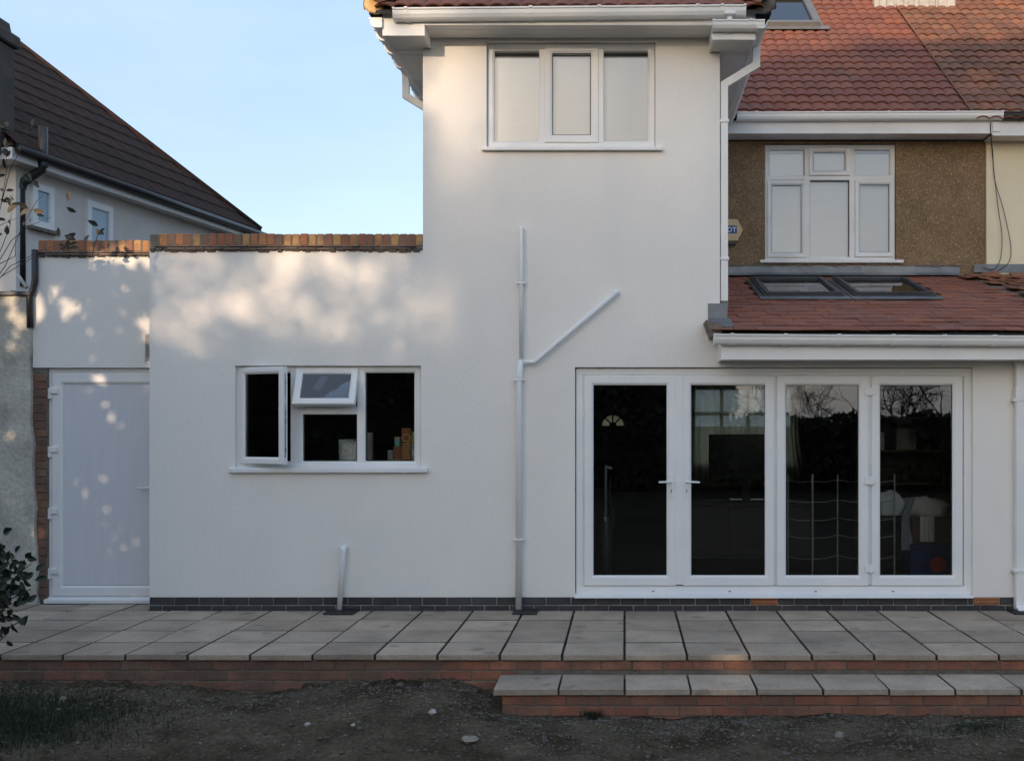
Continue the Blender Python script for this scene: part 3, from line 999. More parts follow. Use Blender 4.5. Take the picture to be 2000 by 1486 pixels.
# fanlight of the far front door: spokes and a round head
fd = MB()
cx, cz, rr = XF(1197), ZF(831), XF(1218) - XF(1197)
n = 18
arc = [(cx + rr * math.cos(math.pi * i / n), cz + rr * 0.97 * math.sin(math.pi * i / n)) for i in range(n + 1)]
poly = arc + [(cx - rr - 0.004, cz), (cx - rr - 0.004, cz + rr + 0.01), (cx + rr + 0.004, cz + rr + 0.01), (cx + rr + 0.004, cz)]
for i in range(n):
    p0, p1 = arc[i], arc[i + 1]
    fd.add([(p0[0], FY - 0.01, p0[1]), (p1[0], FY - 0.01, p1[1]), (p1[0], FY - 0.01, cz + rr + 0.03), (p0[0], FY - 0.01, cz + rr + 0.03),
            (p0[0], FY + 0.03, p0[1]), (p1[0], FY + 0.03, p1[1]), (p1[0], FY + 0.03, cz + rr + 0.03), (p0[0], FY + 0.03, cz + rr + 0.03)],
           [(0, 1, 2, 3), (7, 6, 5, 4), (0, 4, 5, 1)])
for an in (45, 90, 135):
    a = R(an)
    fd.tube([(cx, FY + 0.01, cz), (cx + rr * 1.02 * math.cos(a), FY + 0.01, cz + rr * 1.02 * math.sin(a))], 0.015, 5)
fd.lathe(0, 0, [(0.001, 0), (0.001, 0.001)], 3)
hub = [(cx + rr * 0.34 * math.cos(math.pi * i / 10), cz + rr * 0.34 * math.sin(math.pi * i / 10)) for i in range(11)]
fd.prism(hub, 'y', FY - 0.008, FY + 0.03)
fd.build('fanlight', 'dark_wood', house)
MB().box(cx - rr, cx + rr, FY + 0.05, FY + 0.054, cz - 0.01, cz + rr + 0.02).build('fanlight_glass', 'net_curtain', house)

# interior things
def folded_sheet(x0, x1, y, z0, z1, amp, nfold, m, name, parent=None, seed=1, gather=0.0):
    rnd = random.Random(seed)
    q = MB()
    n, mrow = nfold * 6, 12
    ph = [rnd.uniform(0, 6.28) for _ in range(4)]
    for j in range(mrow + 1):
        t = j / mrow
        for i in range(n + 1):
            u = i / n
            w = 1 - gather * math.sin(math.pi * min(1, t * 1.1)) * 0.6
            xq = x0 + (x1 - x0) * (0.0 + u * w)
            yq = y + amp * (math.sin(u * nfold * 6.283 + ph[0]) + 0.4 * math.sin(u * nfold * 14 + ph[1] + t * 2))
            q.v.append((xq, yq, z1 + (z0 - z1) * t))
    for j in range(mrow):
        for i in range(n):
            a = j * (n + 1) + i
            q.f.append((a, a + 1, a + n + 2, a + n + 1))
    return q.build(name, m, parent, smooth=True, recalc=False)
CY = 8.3
tag(folded_sheet(X(1345, CY), X(1500, CY), CY, Z(950, CY), 2.4, 0.03, 13, 'net_curtain', 'curtain', seed=3), 'long pleated net curtain across the far window above the television', 'curtain', 'curtains at the far window')
tag(folded_sheet(X(1524, CY), X(1576, CY), CY, Z(940, CY), 2.4, 0.03, 5, 'net_curtain', 'curtain', seed=5, gather=0.45), 'narrow gathered curtain seen behind the clothes airer pane', 'curtain', 'curtains at the far window')

tvY = 2.6
T = lambda px, py: (X(px, tvY), Z(py, tvY))
tv = thing('television', 'large black television seen through the second glass door', 'television', (X(1455, tvY), tvY, 0.95))
x0, z1 = T(1385, 848); x1, z0 = T(1532, 938)
MB().cbox(x0, x1, tvY, tvY + 0.06, z0, z1, 0.008).build('bezel', 'black_gloss', tv)
MB().box(x0 + 0.02, x1 - 0.02, tvY - 0.003, tvY - 0.0005, z0 + 0.03, z1 - 0.02).build('screen', 'black_gloss', tv)
MB().cbox((x0 + x1) / 2 - 0.05, (x0 + x1) / 2 + 0.05, tvY + 0.02, tvY + 0.05, 0.82, z0, 0.005).cbox((x0 + x1) / 2 - 0.2, (x0 + x1) / 2 + 0.2, tvY - 0.08, tvY + 0.14, 0.80, 0.82, 0.005).build('stand', 'black_gloss', tv)
cab = thing('tv_cabinet', 'dark wooden cabinet carrying the black television indoors', 'cabinet', (X(1455, tvY), tvY + 0.1, 0.115))
MB().cbox(x0 - 0.3, x1 + 0.3, tvY - 0.2, tvY + 0.3, 0.76, 0.80, 0.006).build('top', 'dark_wood', cab)
MB().box(x0 - 0.27, x1 + 0.27, tvY - 0.17, tvY + 0.28, 0.16, 0.759).build('carcass', 'dark_wood', cab)
for i in range(3):
    w = (x1 - x0 + 0.54) / 3
    MB().cbox(x0 - 0.26 + i * w, x0 - 0.28 + (i + 1) * w, tvY - 0.19, tvY - 0.171, 0.2, 0.74, 0.004).build('door', 'dark_wood', cab)

vY = 0.85
vx = X(1183, vY)
vac = thing('vacuum_cleaner', 'upright grey vacuum cleaner standing behind the leftmost glass door', 'vacuum', (vx, vY, 0.115))
MB().lathe(vx, vY, [(0.045, 0.2), (0.062, 0.24), (0.066, 0.45), (0.06, 0.62), (0.045, 0.72), (0.03, 0.76)], 14).build('dust_bin', 'dark_metal', vac, smooth=True)
MB().cbox(vx - 0.12, vx + 0.12, vY - 0.14, vY + 0.08, 0.118, 0.19, 0.02).build('floor_head', 'black_plastic', vac)
MB().tube([(vx, vY + 0.02, 0.7), (vx + 0.002, vY + 0.02, 1.27), (vx + 0.06, vY + 0.02, 1.25)], 0.013, 8).build('handle', 'carton_grey', vac, smooth=True)
MB().cbox(vx - 0.02, vx + 0.02, vY - 0.075, vY - 0.03, 0.73, 0.79, 0.006).build('latch', 'chrome', vac)
MB().tube([(vx + 0.03, vY + 0.04, 0.5), (vx + 0.08, vY + 0.05, 0.75), (vx + 0.03, vY + 0.04, 1.0), (vx + 0.05, vY + 0.04, 1.18)], 0.016, 8).build('hose', 'black_plastic', vac, smooth=True)

aY = 0.9
AX = lambda p, y=aY: X(p, y)
air_ = thing('clothes_airer', 'folding wire clothes airer behind the two right hand glass doors', 'clothes airer', (AX(1640), aY, 0.115))
posts = [(1539, 0.0), (1587, -0.22), (1636, 0.08), (1692, -0.2), (1747, 0.0)]
pw_ = []
for px, dy in posts:
    y = aY + dy
    pxw = X(px, y)
    pw_.append((pxw, y))
    MB().tube([(pxw, y, 0.118), (pxw, y, Z(926, y))], 0.008, 6).build('post', 'carton_grey', air_)
for i in range(4):
    for py in (938, 977, 1012, 1046, 1086):
        (xa, ya), (xb, yb) = pw_[i], pw_[i + 1]
        zc = Z(py, aY)
        MB().tube([(xa, ya, zc), ((xa + xb) / 2, (ya + yb) / 2, zc - 0.012), (xb, yb, zc)], 0.004, 5).build('rail', 'carton_grey', air_)

def cloth_lump(cx, cy, cz, rx, ry, rz, m, name, seed, n=20, parent=None, droop=0.0):
    rnd = random.Random(seed)
    off = Vector((rnd.uniform(0, 50), rnd.uniform(0, 50), rnd.uniform(0, 50)))
    q = MB()
    rows = 14
    for j in range(rows + 1):
        th_ = math.pi * j / rows
        for i in range(n):
            ph_ = 2 * math.pi * i / n
            d_ = Vector((math.sin(th_) * math.cos(ph_), math.sin(th_) * math.sin(ph_), math.cos(th_)))
            s_ = 1 + 0.35 * mnoise.noise(d_ * 1.8 + off) + 0.16 * mnoise.noise(d_ * 5 + off)
            zq = d_.z * s_ * rz
            if zq < -0.55 * rz: zq = -0.55 * rz
            q.v.append((cx + d_.x * s_ * rx, cy + d_.y * s_ * ry, cz + zq))
    for j in range(rows):
        for i in range(n):
            q.f.append((j * n + i, j * n + (i + 1) % n, (j + 1) * n + (i + 1) % n, (j + 1) * n + i))
    return q.build(name, m, parent, smooth=True, recalc=False)
bY = 1.25
bx0, bx1 = X(1778, bY), X(1868, bY)
blue = thing('storage_box', 'dark blue box with a red disc at the foot of the rightmost door', 'box', ((bx0 + bx1) / 2, bY + 0.2, 0.115))
MB().cbox(bx0, bx1, bY, bY + 0.36, 0.118, Z(1062, bY), 0.01).build('body', 'blue_plastic', blue)
dc = MB().lathe(0, 0, [(0.085, 0), (0.085, 0.003)], 24)
dc.build('disc', 'red_print', blue, loc=(X(1832, bY), bY - 0.0005, Z(1102, bY)), rot=(R(90), 0, 0))
card = thing('cardboard_box', 'brown cardboard box on the blue box, heaped with laundry', 'box', ((bx0 + bx1) / 2, bY + 0.2, Z(1062, bY)))
zb = Z(1062, bY) + 0.003
MB().cbox(bx0 + 0.03, bx1 - 0.02, bY + 0.03, bY + 0.33, zb, Z(1012, bY), 0.004).build('body', 'card', card)
MB().box(bx0 + 0.03, bx1 - 0.02, bY + 0.14, bY + 0.17, Z(1012, bY) + 0.0005, Z(1012, bY) + 0.002).build('tape', 'carton_gold', card)
zt = Z(1012, bY)
tag(cloth_lump(X(1815, bY), bY + 0.16, zt + 0.085, 0.24, 0.17, 0.13, 'white_cloth', 'laundry', 4), 'heap of crumpled pale laundry on the cardboard box behind the rightmost door', 'laundry')
tag(folded_sheet(X(1798, bY), X(1826, bY), bY + 0.012, Z(1058, bY), Z(1000, bY), 0.007, 3, 'white_cloth', 'white_garment', seed=8), 'white garment hanging down the front of the cardboard box', 'garment')
tag(folded_sheet(X(1762, bY), X(1790, bY), bY + 0.03, Z(1075, bY), Z(972, bY), 0.012, 3, 'blue_cloth', 'blue_garment', seed=9, gather=0.7), 'pale blue garment trailing from the left of the laundry heap', 'garment')
tag(cloth_lump(X(1742, 1.0), 1.05, Z(990, 1.0), 0.13, 0.05, 0.16, 'white_cloth', 'grey_towel', 11), 'pale towel hung on the clothes airer behind the rightmost door', 'towel')
sh_ = thing('shelf_unit', 'dim wooden shelf unit at the back right of the room', 'shelf', (2.95, 2.2, 0.115))
sx0, sx1 = 2.62, 3.5
for z in (0.2, 0.62, 1.02, 1.38, 1.75, 2.1):
    MB().cbox(sx0, sx1, 2.0, 2.3, z, z + 0.025, 0.003).build('shelf', 'card', sh_)
for x in (sx0 - 0.025, sx1):
    MB().box(x, x + 0.025, 2.0, 2.3, 0.118, 2.14).build('side_panel', 'card', sh_)
MB().box(sx0, sx1, 2.301, 2.31, 0.118, 2.14).build('back_panel', 'dark_wood', sh_)
for i, (x, z, w, h, m_, nm, lab) in enumerate([(2.72, 1.405, 0.15, 0.2, 'white_cloth', 'folded_cloth', 'pale folded cloth on the shelf unit'), (3.0, 1.405, 0.22, 0.24, 'carton_grey', 'storage_carton', 'grey carton on the shelf unit'),
                                                (2.72, 1.775, 0.34, 0.18, 'dark_metal', 'dark_case', 'dark case on the upper shelf of the shelf unit')]):
    e = MB().cbox(x, x + w, 2.03, 2.22, z + 0.001, z + h, 0.012)
    e.cbox(x + 0.005, x + w - 0.005, 2.022, 2.0295, z + h * 0.55, z + h * 0.65, 0.001)
    tag(e.build(nm, m_), lab, nm.split('_')[-1])
# kitchen worktop and the things on it
wt = thing('kitchen_worktop', 'dark kitchen worktop inside the kitchen window', 'worktop', (-2.7, 0.6, 0.115))
MB().cbox(XE + 0.26, XL - 0.03, 0.285, 0.9, 1.235, 1.268, 0.004).build('top', 'dark_wood', wt)
MB().box(XE + 0.3, XL - 0.05, 0.30, 0.85, 0.2, 1.234).build('carcass', 'dark_wood', wt)
kY = 0.36
K = lambda px, py: (X(px, kY), Z(py, kY))
kz = 1.2685
fb = MB()
x0, _ = K(655, 0); x1, zt = K(702, 859)
n = 14
for j in range(9):
    t = j / 8
    for i in range(n):
        a = 2 * math.pi * i / n
        sx = 1.0 - 0.06 * math.sin(t * 3)
        ry = 0.085 * (1 - 0.75 * t ** 1.5)
        dd = 0.02 * mnoise.noise(Vector((math.cos(a) * 4, math.sin(a) * 4, t * 9)))
        ca, sa = math.cos(a), math.sin(a)
        ex = math.copysign(abs(ca) ** 0.6, ca)
        fb.v.append(((x0 + x1) / 2 + ex * ((x1 - x0) / 2 * sx + dd), kY + 0.1 + sa * ry + dd, kz + (zt - kz) * t + 0.008 * math.sin(a * 3) * t))
for j in range(8):
    for i in range(n):
        fb.f.append((j * n + i, j * n + (i + 1) % n, (j + 1) * n + (i + 1) % n, (j + 1) * n + i))
fb.f.append(tuple(range(n - 1, -1, -1)))
fb.f.append(tuple(8 * n + i for i in range(n)))
tag(fb.build('foil_bag', 'silver_foil', smooth=True), 'crumpled silver foil bag on the kitchen windowsill', 'bag')
def carton(name, lab, px0, px1, py, m, extra=None, dy=0.0, dep=0.06):
    x0, zt = K(px0, py); x1, _ = K(px1, py)
    c = thing(name, lab, 'carton', ((x0 + x1) / 2, kY + dep / 2 + dy, kz), 'cartons inside the kitchen window')
    MB().cbox(x0, x1, kY + dy, kY + dy + dep, kz + 0.0005, zt, 0.002).build('body', m, c)
    if extra: extra(c, x0, x1, kY + dy, zt)
def band(m, t0, t1):
    def f(c, x0, x1, y, zt):
        h = zt - kz
        MB().box(x0 + 0.002, x1 - 0.002, y - 0.0015, y - 0.0003, kz + h * t0, kz + h * t1).build('print', m, c)
    return f
carton('carton', 'tall pale grey carton just right of the middle window bar', 714, 727, 844, 'carton_grey', band('carton_lime', 0.02, 0.16))
carton('carton', 'small plain beige carton left of the brown packets', 757, 767, 879, 'carton_grey', None)
def teal_print(c, x0, x1, y, zt):
    MB().box(x0 + 0.002, x1 - 0.002, y - 0.0015, y - 0.0003, zt - 0.045, zt - 0.018).build('print', 'carton_gold', c)
carton('carton', 'dark brown carton with a pale smudge under the teal tub', 768, 783, 872, 'carton_brown', band('carton_gold', 0.3, 0.42))
def choc_print(c, x0, x1, y, zt):
    cx, cz = (x0 + x1) / 2, zt - 0.09
    rr = (x1 - x0) * 0.42
    MB().ring(cx - rr, cx + rr, cz - rr, cz + rr, [(0, y - 0.0015), (0, y - 0.0003), (0.006, y - 0.0003), (0.006, y - 0.0015)]).v
    q = MB()
    for i in range(20):
        a0, a1 = 2 * math.pi * i / 20, 2 * math.pi * (i + 1) / 20
        q.add([(cx + rr * math.cos(a0), y - 0.0012, cz + rr * math.sin(a0)), (cx + rr * math.cos(a1), y - 0.0012, cz + rr * math.sin(a1)),
               (cx + rr * 0.82 * math.cos(a1), y - 0.0012, cz + rr * 0.82 * math.sin(a1)), (cx + rr * 0.82 * math.cos(a0), y - 0.0012, cz + rr * 0.82 * math.sin(a0))], [(0, 1, 2, 3)])
    q.build('ring_print', 'carton_gold', c, recalc=False)
    for i in range(7):
        zq = cz - rr - 0.02 - i * 0.022
        st_ = MB().add([(x0 + 0.012, y - 0.0012, zq - 0.008), (x1 - 0.010, y - 0.0012, zq), (x1 - 0.010, y - 0.0012, zq + 0.007), (x0 + 0.012, y - 0.0012, zq - 0.001)], [(0, 1, 2, 3)])
        q = MB()
        q.add([(x0 + 0.012, y - 0.0012, zq - 0.008), (x1 - 0.010, y - 0.0012, zq), (x1 - 0.010, y - 0.0012, zq + 0.006), (x0 + 0.012, y - 0.0012, zq - 0.002)], [(0, 1, 2, 3)])
        q.build('stripe_print', 'carton_gold', c, recalc=False)
carton('carton', 'tall brown snack carton with a gold ring and slanted gold print', 784, 803, 836, 'carton_brown', choc_print)
carton('carton', 'pale blue carton at the right end of the windowsill', 804, 817, 868, 'carton_blue', band('print_white', 0.55, 0.8))
zt_ = K(0, 872)[1]
tb = thing('tub', 'small teal tub standing on the dark brown carton', 'tub', (X(775, kY), kY + 0.03, zt_))
MB().lathe(X(775, kY), kY + 0.032, [(0.026, zt_ + 0.0005), (0.028, zt_ + 0.01), (0.029, zt_ + 0.075)], 14).build('body', 'carton_teal', tb, smooth=True)
MB().lathe(X(775, kY), kY + 0.032, [(0.030, zt_ + 0.0755), (0.030, zt_ + 0.092)], 14).build('lid', 'carton_gold', tb, smooth=True)
zl = K(0, 868)[1]
MBl = MB().cbox(X(804, kY), X(817, kY), kY, kY + 0.05, zl + 0.0005, K(0, 843)[1], 0.002)
MBl.box(X(805, kY), X(816, kY), kY - 0.0015, kY - 0.0003, zl + 0.02, zl + 0.05)
tag(MBl.build('lime_carton', 'carton_lime'), 'lime carton stacked on the pale blue carton in the kitchen window', 'carton')

# ------------------------------------------------------------------ roofs
PITCHR = math.atan(0.767)
def pantile_mesh(name, m, w=0.30, L=0.30, h=0.024, t=0.016):
    q = MB()
    n = 16
    prof_ = []
    for i in range(n + 1):
        u = i / n
        prof_.append((-w / 2 + u * w, h * abs(math.sin(2 * math.pi * u)) ** 0.75))
    for (y, dz) in ((0, 0), (L, -0.022)):
        for x_, z_ in prof_: q.v.append((x_, y, z_ + dz))
    for x_, z_ in prof_: q.v.append((x_, 0.003, z_ - t))
    k = n + 1
    for i in range(n):
        q.f.append((i, i + 1, k + i + 1, k + i))
        q.f.append((2 * k + i, 2 * k + i + 1, i + 1, i))
    q.f.append((0, k, 2 * k))
    q.f.append((n, 2 * k + n, k + n))
    me = q.mesh(name, m, smooth=False, recalc=False)
    return me
G = 0.235
def tile_plane(parent, me, name, x0, x1, w, e_y, e_z, rows, pitch, keep, g=G, lift=0.0, bond=0.0, jit=0.004, nudge=0.0):
    c, s_ = math.cos(pitch), math.sin(pitch)
    for r in range(rows):
        u = r * g
        ncol = int(math.ceil((x1 - x0) / w)) + 1
        for i in range(-1, ncol):
            xx_ = x0 + (i + 0.5) * w + (bond * w if r % 2 else 0)
            if xx_ < x0 - 0.01 or xx_ > x1 + 0.01: continue
            if not keep(xx_, u): continue
            yy, z_ = e_y + u * c, e_z + u * s_
            off = lift + random.uniform(0, jit)
            inst(name, me, parent, (xx_ + random.uniform(-nudge, nudge), yy - off * s_, z_ + off * c), (pitch + random.uniform(-0.006, 0.006), random.uniform(-0.006, 0.006), random.uniform(-0.004, 0.004)))

EY, EZ = 2.42, 5.15
mr_ = MB()
RID = 4.9
mr_.prism([(EY + 0.13, EZ + 0.075), (EY + RID, EZ + 0.02 + 0.767 * RID - 0.046), (EY + 6.7, EZ - 0.03), (EY + 6.7, EZ - 0.1), (EY + 0.13, EZ - 0.02)], 'x', -1.8, PARTY - 0.003)
mroof = mr_.build('main_roof', 'felt', house)
pan = pantile_mesh('roof_tile', 'pantile')
rwx0, rwx1, rwu0, rwu1 = 1.93, 2.72, (5.05 - EY) / math.cos(PITCHR), (6.15 - EY) / math.cos(PITCHR)
def keep_main(x, u):
    if rwx0 - 0.03 < x < rwx1 + 0.07 and rwu0 - 0.17 < u < rwu1: return False
    if u > 5.4: return False
    return x > 0.75
tile_plane(mroof, pan, 'roof_tile', 0.7, PARTY, 0.30, EY, EZ + 0.03, 24, PITCHR, keep_main, bond=0.0)
# roof window in the main roof
c_, s__ = math.cos(PITCHR), math.sin(PITCHR)
def on_main(x, u, h):
    return (x, EY + u * c_ - h * s__, EZ + 0.03 + u * s__ + h * c_)
def slope_frame(mbx, x0, x1, u0, u1, w, h0, h1, place):
    """four chamfer-free bars lying in a roof plane"""
    for (a, b_, c, d_) in ((x0, x1, u0, u0 + w), (x0, x1, u1 - w, u1), (x0, x0 + w, u0 + w, u1 - w), (x1 - w, x1, u0 + w, u1 - w)):
        pts = [place(x, u, h) for h in (h0, h1) for (x, u) in ((a, c), (b_, c), (b_, d_), (a, d_))]
        mbx.add(pts, [(0, 3, 2, 1), (4, 5, 6, 7), (0, 1, 5, 4), (1, 2, 6, 5), (2, 3, 7, 6), (3, 0, 4, 7)])
def slope_sheet(x0, x1, u0, u1, h0, h1, place):
    q = MB()
    pts = [place(x, u, h) for h in (h0, h1) for (x, u) in ((x0, u0), (x1, u0), (x1, u1), (x0, u1))]
    q.add(pts, [(0, 3, 2, 1), (4, 5, 6, 7), (0, 1, 5, 4), (1, 2, 6, 5), (2, 3, 7, 6), (3, 0, 4, 7)])
    return q
q = MB()
slope_frame(q, rwx0, rwx1, rwu0, rwu1, 0.085, -0.02, 0.095, on_main)
rw = q.build('roof_window', 'roof_window_grey', house)
slope_sheet(rwx0 + 0.08, rwx1 - 0.08, rwu0 + 0.08, rwu1 - 0.08, 0.05, 0.056, on_main).build('pane', 'glass_sky', rw)
slope_sheet(rwx0 - 0.08, rwx1 + 0.12, rwu0 - 0.13, rwu0 - 0.002, 0.035, 0.042, on_main).build('flashing', 'roof_window_grey', rw)
slope_sheet(rwx1 + 0.002, rwx1 + 0.06, rwu0, rwu1, 0.0, 0.03, on_main).build('flashing', 'roof_window_grey', rw)
slope_sheet(rwx0 + 0.02, rwx1 - 0.02, rwu1 - 0.09, rwu1 + 0.02, 0.096, 0.12, on_main).build('top_hood', 'roof_window_grey', rw)
MB().box(rwx0, rwx1, EY + 2.9, EY + 4, 5.6, 5.65).build('loft_floor', 'room_wall', house)

# fascia, soffit and gutter of the original roof
fs_ = MB()
FYm = BY - 0.29
fs_.box(XR + 0.3, X(1937, FYm) - 0.002, FYm - 0.02, FYm, Z(262, FYm), EZ + 0.02)
fs_.build('fascia', 'upvc_old', house)
MB().box(XR + 0.02, X(1937, FYm) - 0.002, FYm + 0.001, BY, Z(262, FYm) + 0.012, Z(262, FYm) + 0.022).build('soffit', 'upvc_old', house)

def gutter(name, p0, p1, parent, m='upvc', w=0.105, h=0.085, outward=(0, -1), brackets=(), end=(True, True), bname='bracket', bgrow=1.13, bwid=0.028):
    """an open channel run from p0 to p1 (back top edge); outward = direction away from the fascia"""
    p0, p1 = Vector(p0), Vector(p1)
    ox = Vector((outward[0], outward[1], 0))
    t = 0.006
    outer = [(0, 0), (0, -h * 0.9), (w * 0.08, -h), (w * 0.55, -h), (w * 0.72, -h * 0.86), (w * 0.86, -h * 0.55), (w * 0.9, -h * 0.2), (w, -h * 0.14), (w, 0)]
    inner = [(w - t, 0), (w - t, -h * 0.1), (w * 0.85, -h * 0.2), (w * 0.8, -h * 0.5), (w * 0.66, -h * 0.78), (w * 0.5, -h + t), (t * 2, -h + t), (t, -h * 0.85), (t, 0)]
    poly = outer + inner
    n = len(poly)
    q = MB()
    vs = [p0 + ox * a + Vector((0, 0, b_)) for a, b_ in poly] + [p1 + ox * a + Vector((0, 0, b_)) for a, b_ in poly]
    q.add(vs, [tuple(range(n)), tuple(range(2 * n - 1, n - 1, -1))] + [(i, (i + 1) % n, n + (i + 1) % n, n + i) for i in range(n)])
    g_ = q.build(name, m, parent)
    dirv = (p1 - p0).normalized()
    def collar(pc, wd, grow, nm, cap=False):
        e = MB()
        cs = (w * 0.5, -h * 0.5)
        pol = [(cs[0] + (a - cs[0]) * grow, cs[1] + (b_ - cs[1]) * grow) for a, b_ in outer]
        k = len(pol)
        a0, a1 = pc - dirv * wd / 2, pc + dirv * wd / 2
        vs = [a0 + ox * a + Vector((0, 0, b_)) for a, b_ in pol] + [a1 + ox * a + Vector((0, 0, b_)) for a, b_ in pol]
        e.add(vs, [tuple(range(k)), tuple(range(2 * k - 1, k - 1, -1))] + [(i, (i + 1) % k, k + (i + 1) % k, k + i) for i in range(k)])
        e.build(nm, m, g_)
    for tt in brackets:
        collar(p0.lerp(p1, tt), bwid, bgrow, bname)
    if end[0]: collar(p0, 0.02, 1.08, 'stop_end')
    if end[1]: collar(p1, 0.02, 1.08, 'stop_end')
    return g_
GY = FYm - 0.022
gutter('gutter', (X(1440, GY), GY, Z(224, GY)), (X(1953, GY), GY, Z(222, GY)), house, brackets=(0.07, 0.32, 0.57, 0.83))

# two-storey block: fascia, soffits, gutters
OV = -0.31
zs_f = 5.185
e_ = MB()
e_.box(X(829, OV), X(1392, OV), OV - 0.018, OV, zs_f, 5.31)
e_.build('fascia', 'upvc', house)
sf = MB()
nb = 3
for i in range(nb):
    y0 = OV + 0.002 + i * (-OV) / nb
    sf.box(X(829, OV), X(1392, OV), y0, y0 + (-OV) / nb - 0.004, zs_f + 0.004, zs_f + 0.016)
sf.build('soffit', 'soffit_white', house)
# side boxes
for sgn in (1, -1):
    if sgn > 0:
        xi, xo, xw, zb_ = X(1390, OV), X(1475, OV), XR, 5.06
    else:
        xi, xo, xw, zb_ = X(830, OV), X(748, OV), XL, 5.095
    a, b_ = min(xi, xo), max(xi, xo)
    bx = MB()
    bx.box(a, b_, OV - 0.02, OV - 0.001, zb_ - 0.004, 5.30)           # front face
    bx.box(min(xo, xo - sgn * 0.018), max(xo, xo - sgn * 0.018), OV, 2.75, zb_ - 0.004, 5.27)  # side fascia
    bx.box(min(xi, xi + sgn * 0.018), max(xi, xi + sgn * 0.018), OV, -0.003, zb_ - 0.002, 5.183)  # return
    bx.build('fascia', 'upvc', house)
    sfm = MB()
    nbrd = 3
    if sgn > 0:
        sfm.box(xw + 0.002, xo - 0.02, 0.0, 2.75, zb_ + 0.006, zb_ + 0.016)
    else:
        y = OV
        while y < 2.7:
            sfm.box(xo + 0.02, xw - 0.002, y + 0.003, y + 0.115, zb_ + 0.006, zb_ + 0.016)
            y += 0.12
    sfm.box(min(xi + sgn * 0.018, xo - sgn * 0.02), max(xi + sgn * 0.018, xo - sgn * 0.02), OV + 0.001, -0.002, zb_ + 0.004, zb_ + 0.012)
    sfm.build('soffit', 'soffit_white', house)
GF = OV - 0.02
gutter('gutter', (X(771, GF - 0.05), GF, Z(20.5, GF - 0.05)), (X(1454, GF - 0.05), GF, Z(14, GF - 0.05)), house, h=0.09, w=0.11, brackets=(0.035, 0.39, 0.585, 0.865, 0.935))
# outlet dropping into the side gutter
ot = MB()
oy = GF - 0.06
ot.tube([(X(1425, oy), oy, Z(32, oy)), (X(1425, oy), oy, Z(50, oy))], 0.028, 8)
ot.cbox(X(1414, oy), X(1437, oy), oy - 0.05, oy + 0.04, Z(33, oy), Z(26, oy), 0.01)
ot.build('gutter_outlet', 'upvc', house)
zg = Z(43, GF - 0.05)
gutter('gutter', (X(1393, GF - 0.06), GF - 0.005, zg), (X(1493, GF - 0.06), GF - 0.005, zg), house, h=0.075, w=0.10, brackets=(0.3, 0.72), end=(True, False))
gxr = X(1475, OV) + 0.002
gutter('gutter', (gxr, GF - 0.10, zg - 0.001), (gxr, 2.42, zg - 0.012), house, h=0.075, w=0.10, outward=(1, 0), brackets=(0.2, 0.45, 0.7, 0.93), end=(False, False))
gxl = X(748, OV) - 0.002
gutter('gutter', (gxl, GF - 0.02, Z(38, GF)), (gxl, 2.6, Z(38, GF) - 0.01), house, h=0.08, w=0.11, outward=(-1, 0), brackets=(0.10, 0.21, 0.34, 0.5, 0.66, 0.82), bgrow=1.45, bwid=0.07)
# right-hand square downpipe with its swan neck
px_ = X(1414.5, 0.05)
dp = MB()
sx_, sz_ = gxr + 0.05, Z(100, -0.02)
dp.tube([(sx_, 0.03, zg - 0.06), (sx_, 0.03, Z(128, 0.03)), (px_, 0.055, Z(166, 0.05)), (px_, 0.055, Z(588, 0.05))], 0.0325, square=True)
dpo = dp.build('downpipe', 'upvc', house)
for py in (238, 506):
    MB().cbox(px_ - 0.042, px_ + 0.042, 0.012, 0.095, Z(py + 3, 0.05), Z(py - 3, 0.05), 0.003).build('clip', 'upvc', dpo)
MB().cbox(px_ - 0.035, px_ + 0.035, 0.02, 0.09, Z(602, 0.05), Z(588.5, 0.05), 0.004).build('shoe', 'roof_window_grey', dpo)
# left swan neck
sl = MB()
sl.tube([(gxl - 0.05, 0.9, Z(38, GF) - 0.07), (gxl - 0.05, 0.9, 4.95), (XL - 0.05, 0.95, 4.78), (XL - 0.05, 0.95, 3.15)], 0.0325, square=True)
sl.build('downpipe', 'upvc', house)

# hipped roof of the block
hx0, hx1, hy0, hz = -2.22, 1.26, -0.40, 5.285
hcx, hw = (hx0 + hx1) / 2, (hx1 - hx0) / 2
apz = hz + 0.767 * hw
hr = MB()
yr1 = EY + (apz - EZ) / 0.767
hr.add([(hx0, hy0, hz), (hx1, hy0, hz), (hcx, hy0 + hw, apz), (hcx, yr1 + 0.2, apz), (hx0, 3.0, hz), (hx1, 3.0, hz),
        (hx0, hy0, hz - 0.03), (hx1, hy0, hz - 0.03), (hx0, 3.0, hz - 0.03), (hx1, 3.0, hz - 0.03)],
       [(0, 1, 2), (1, 5, 3, 2), (4, 0, 2, 3), (0, 6, 7, 1), (1, 7, 9, 5), (4, 8, 6, 0)])
hroof = hr.build('hip_roof', 'felt', house, recalc=False)
def keep_hip(x, u):
    y = u * math.cos(PITCHR)
    return abs(x - hcx) < hw - y + 0.04
tile_plane(hroof, pan, 'roof_tile', hx0 + 0.06, hx1 - 0.06, 0.28, hy0 - 0.03, hz + 0.025, 9, PITCHR, keep_hip)
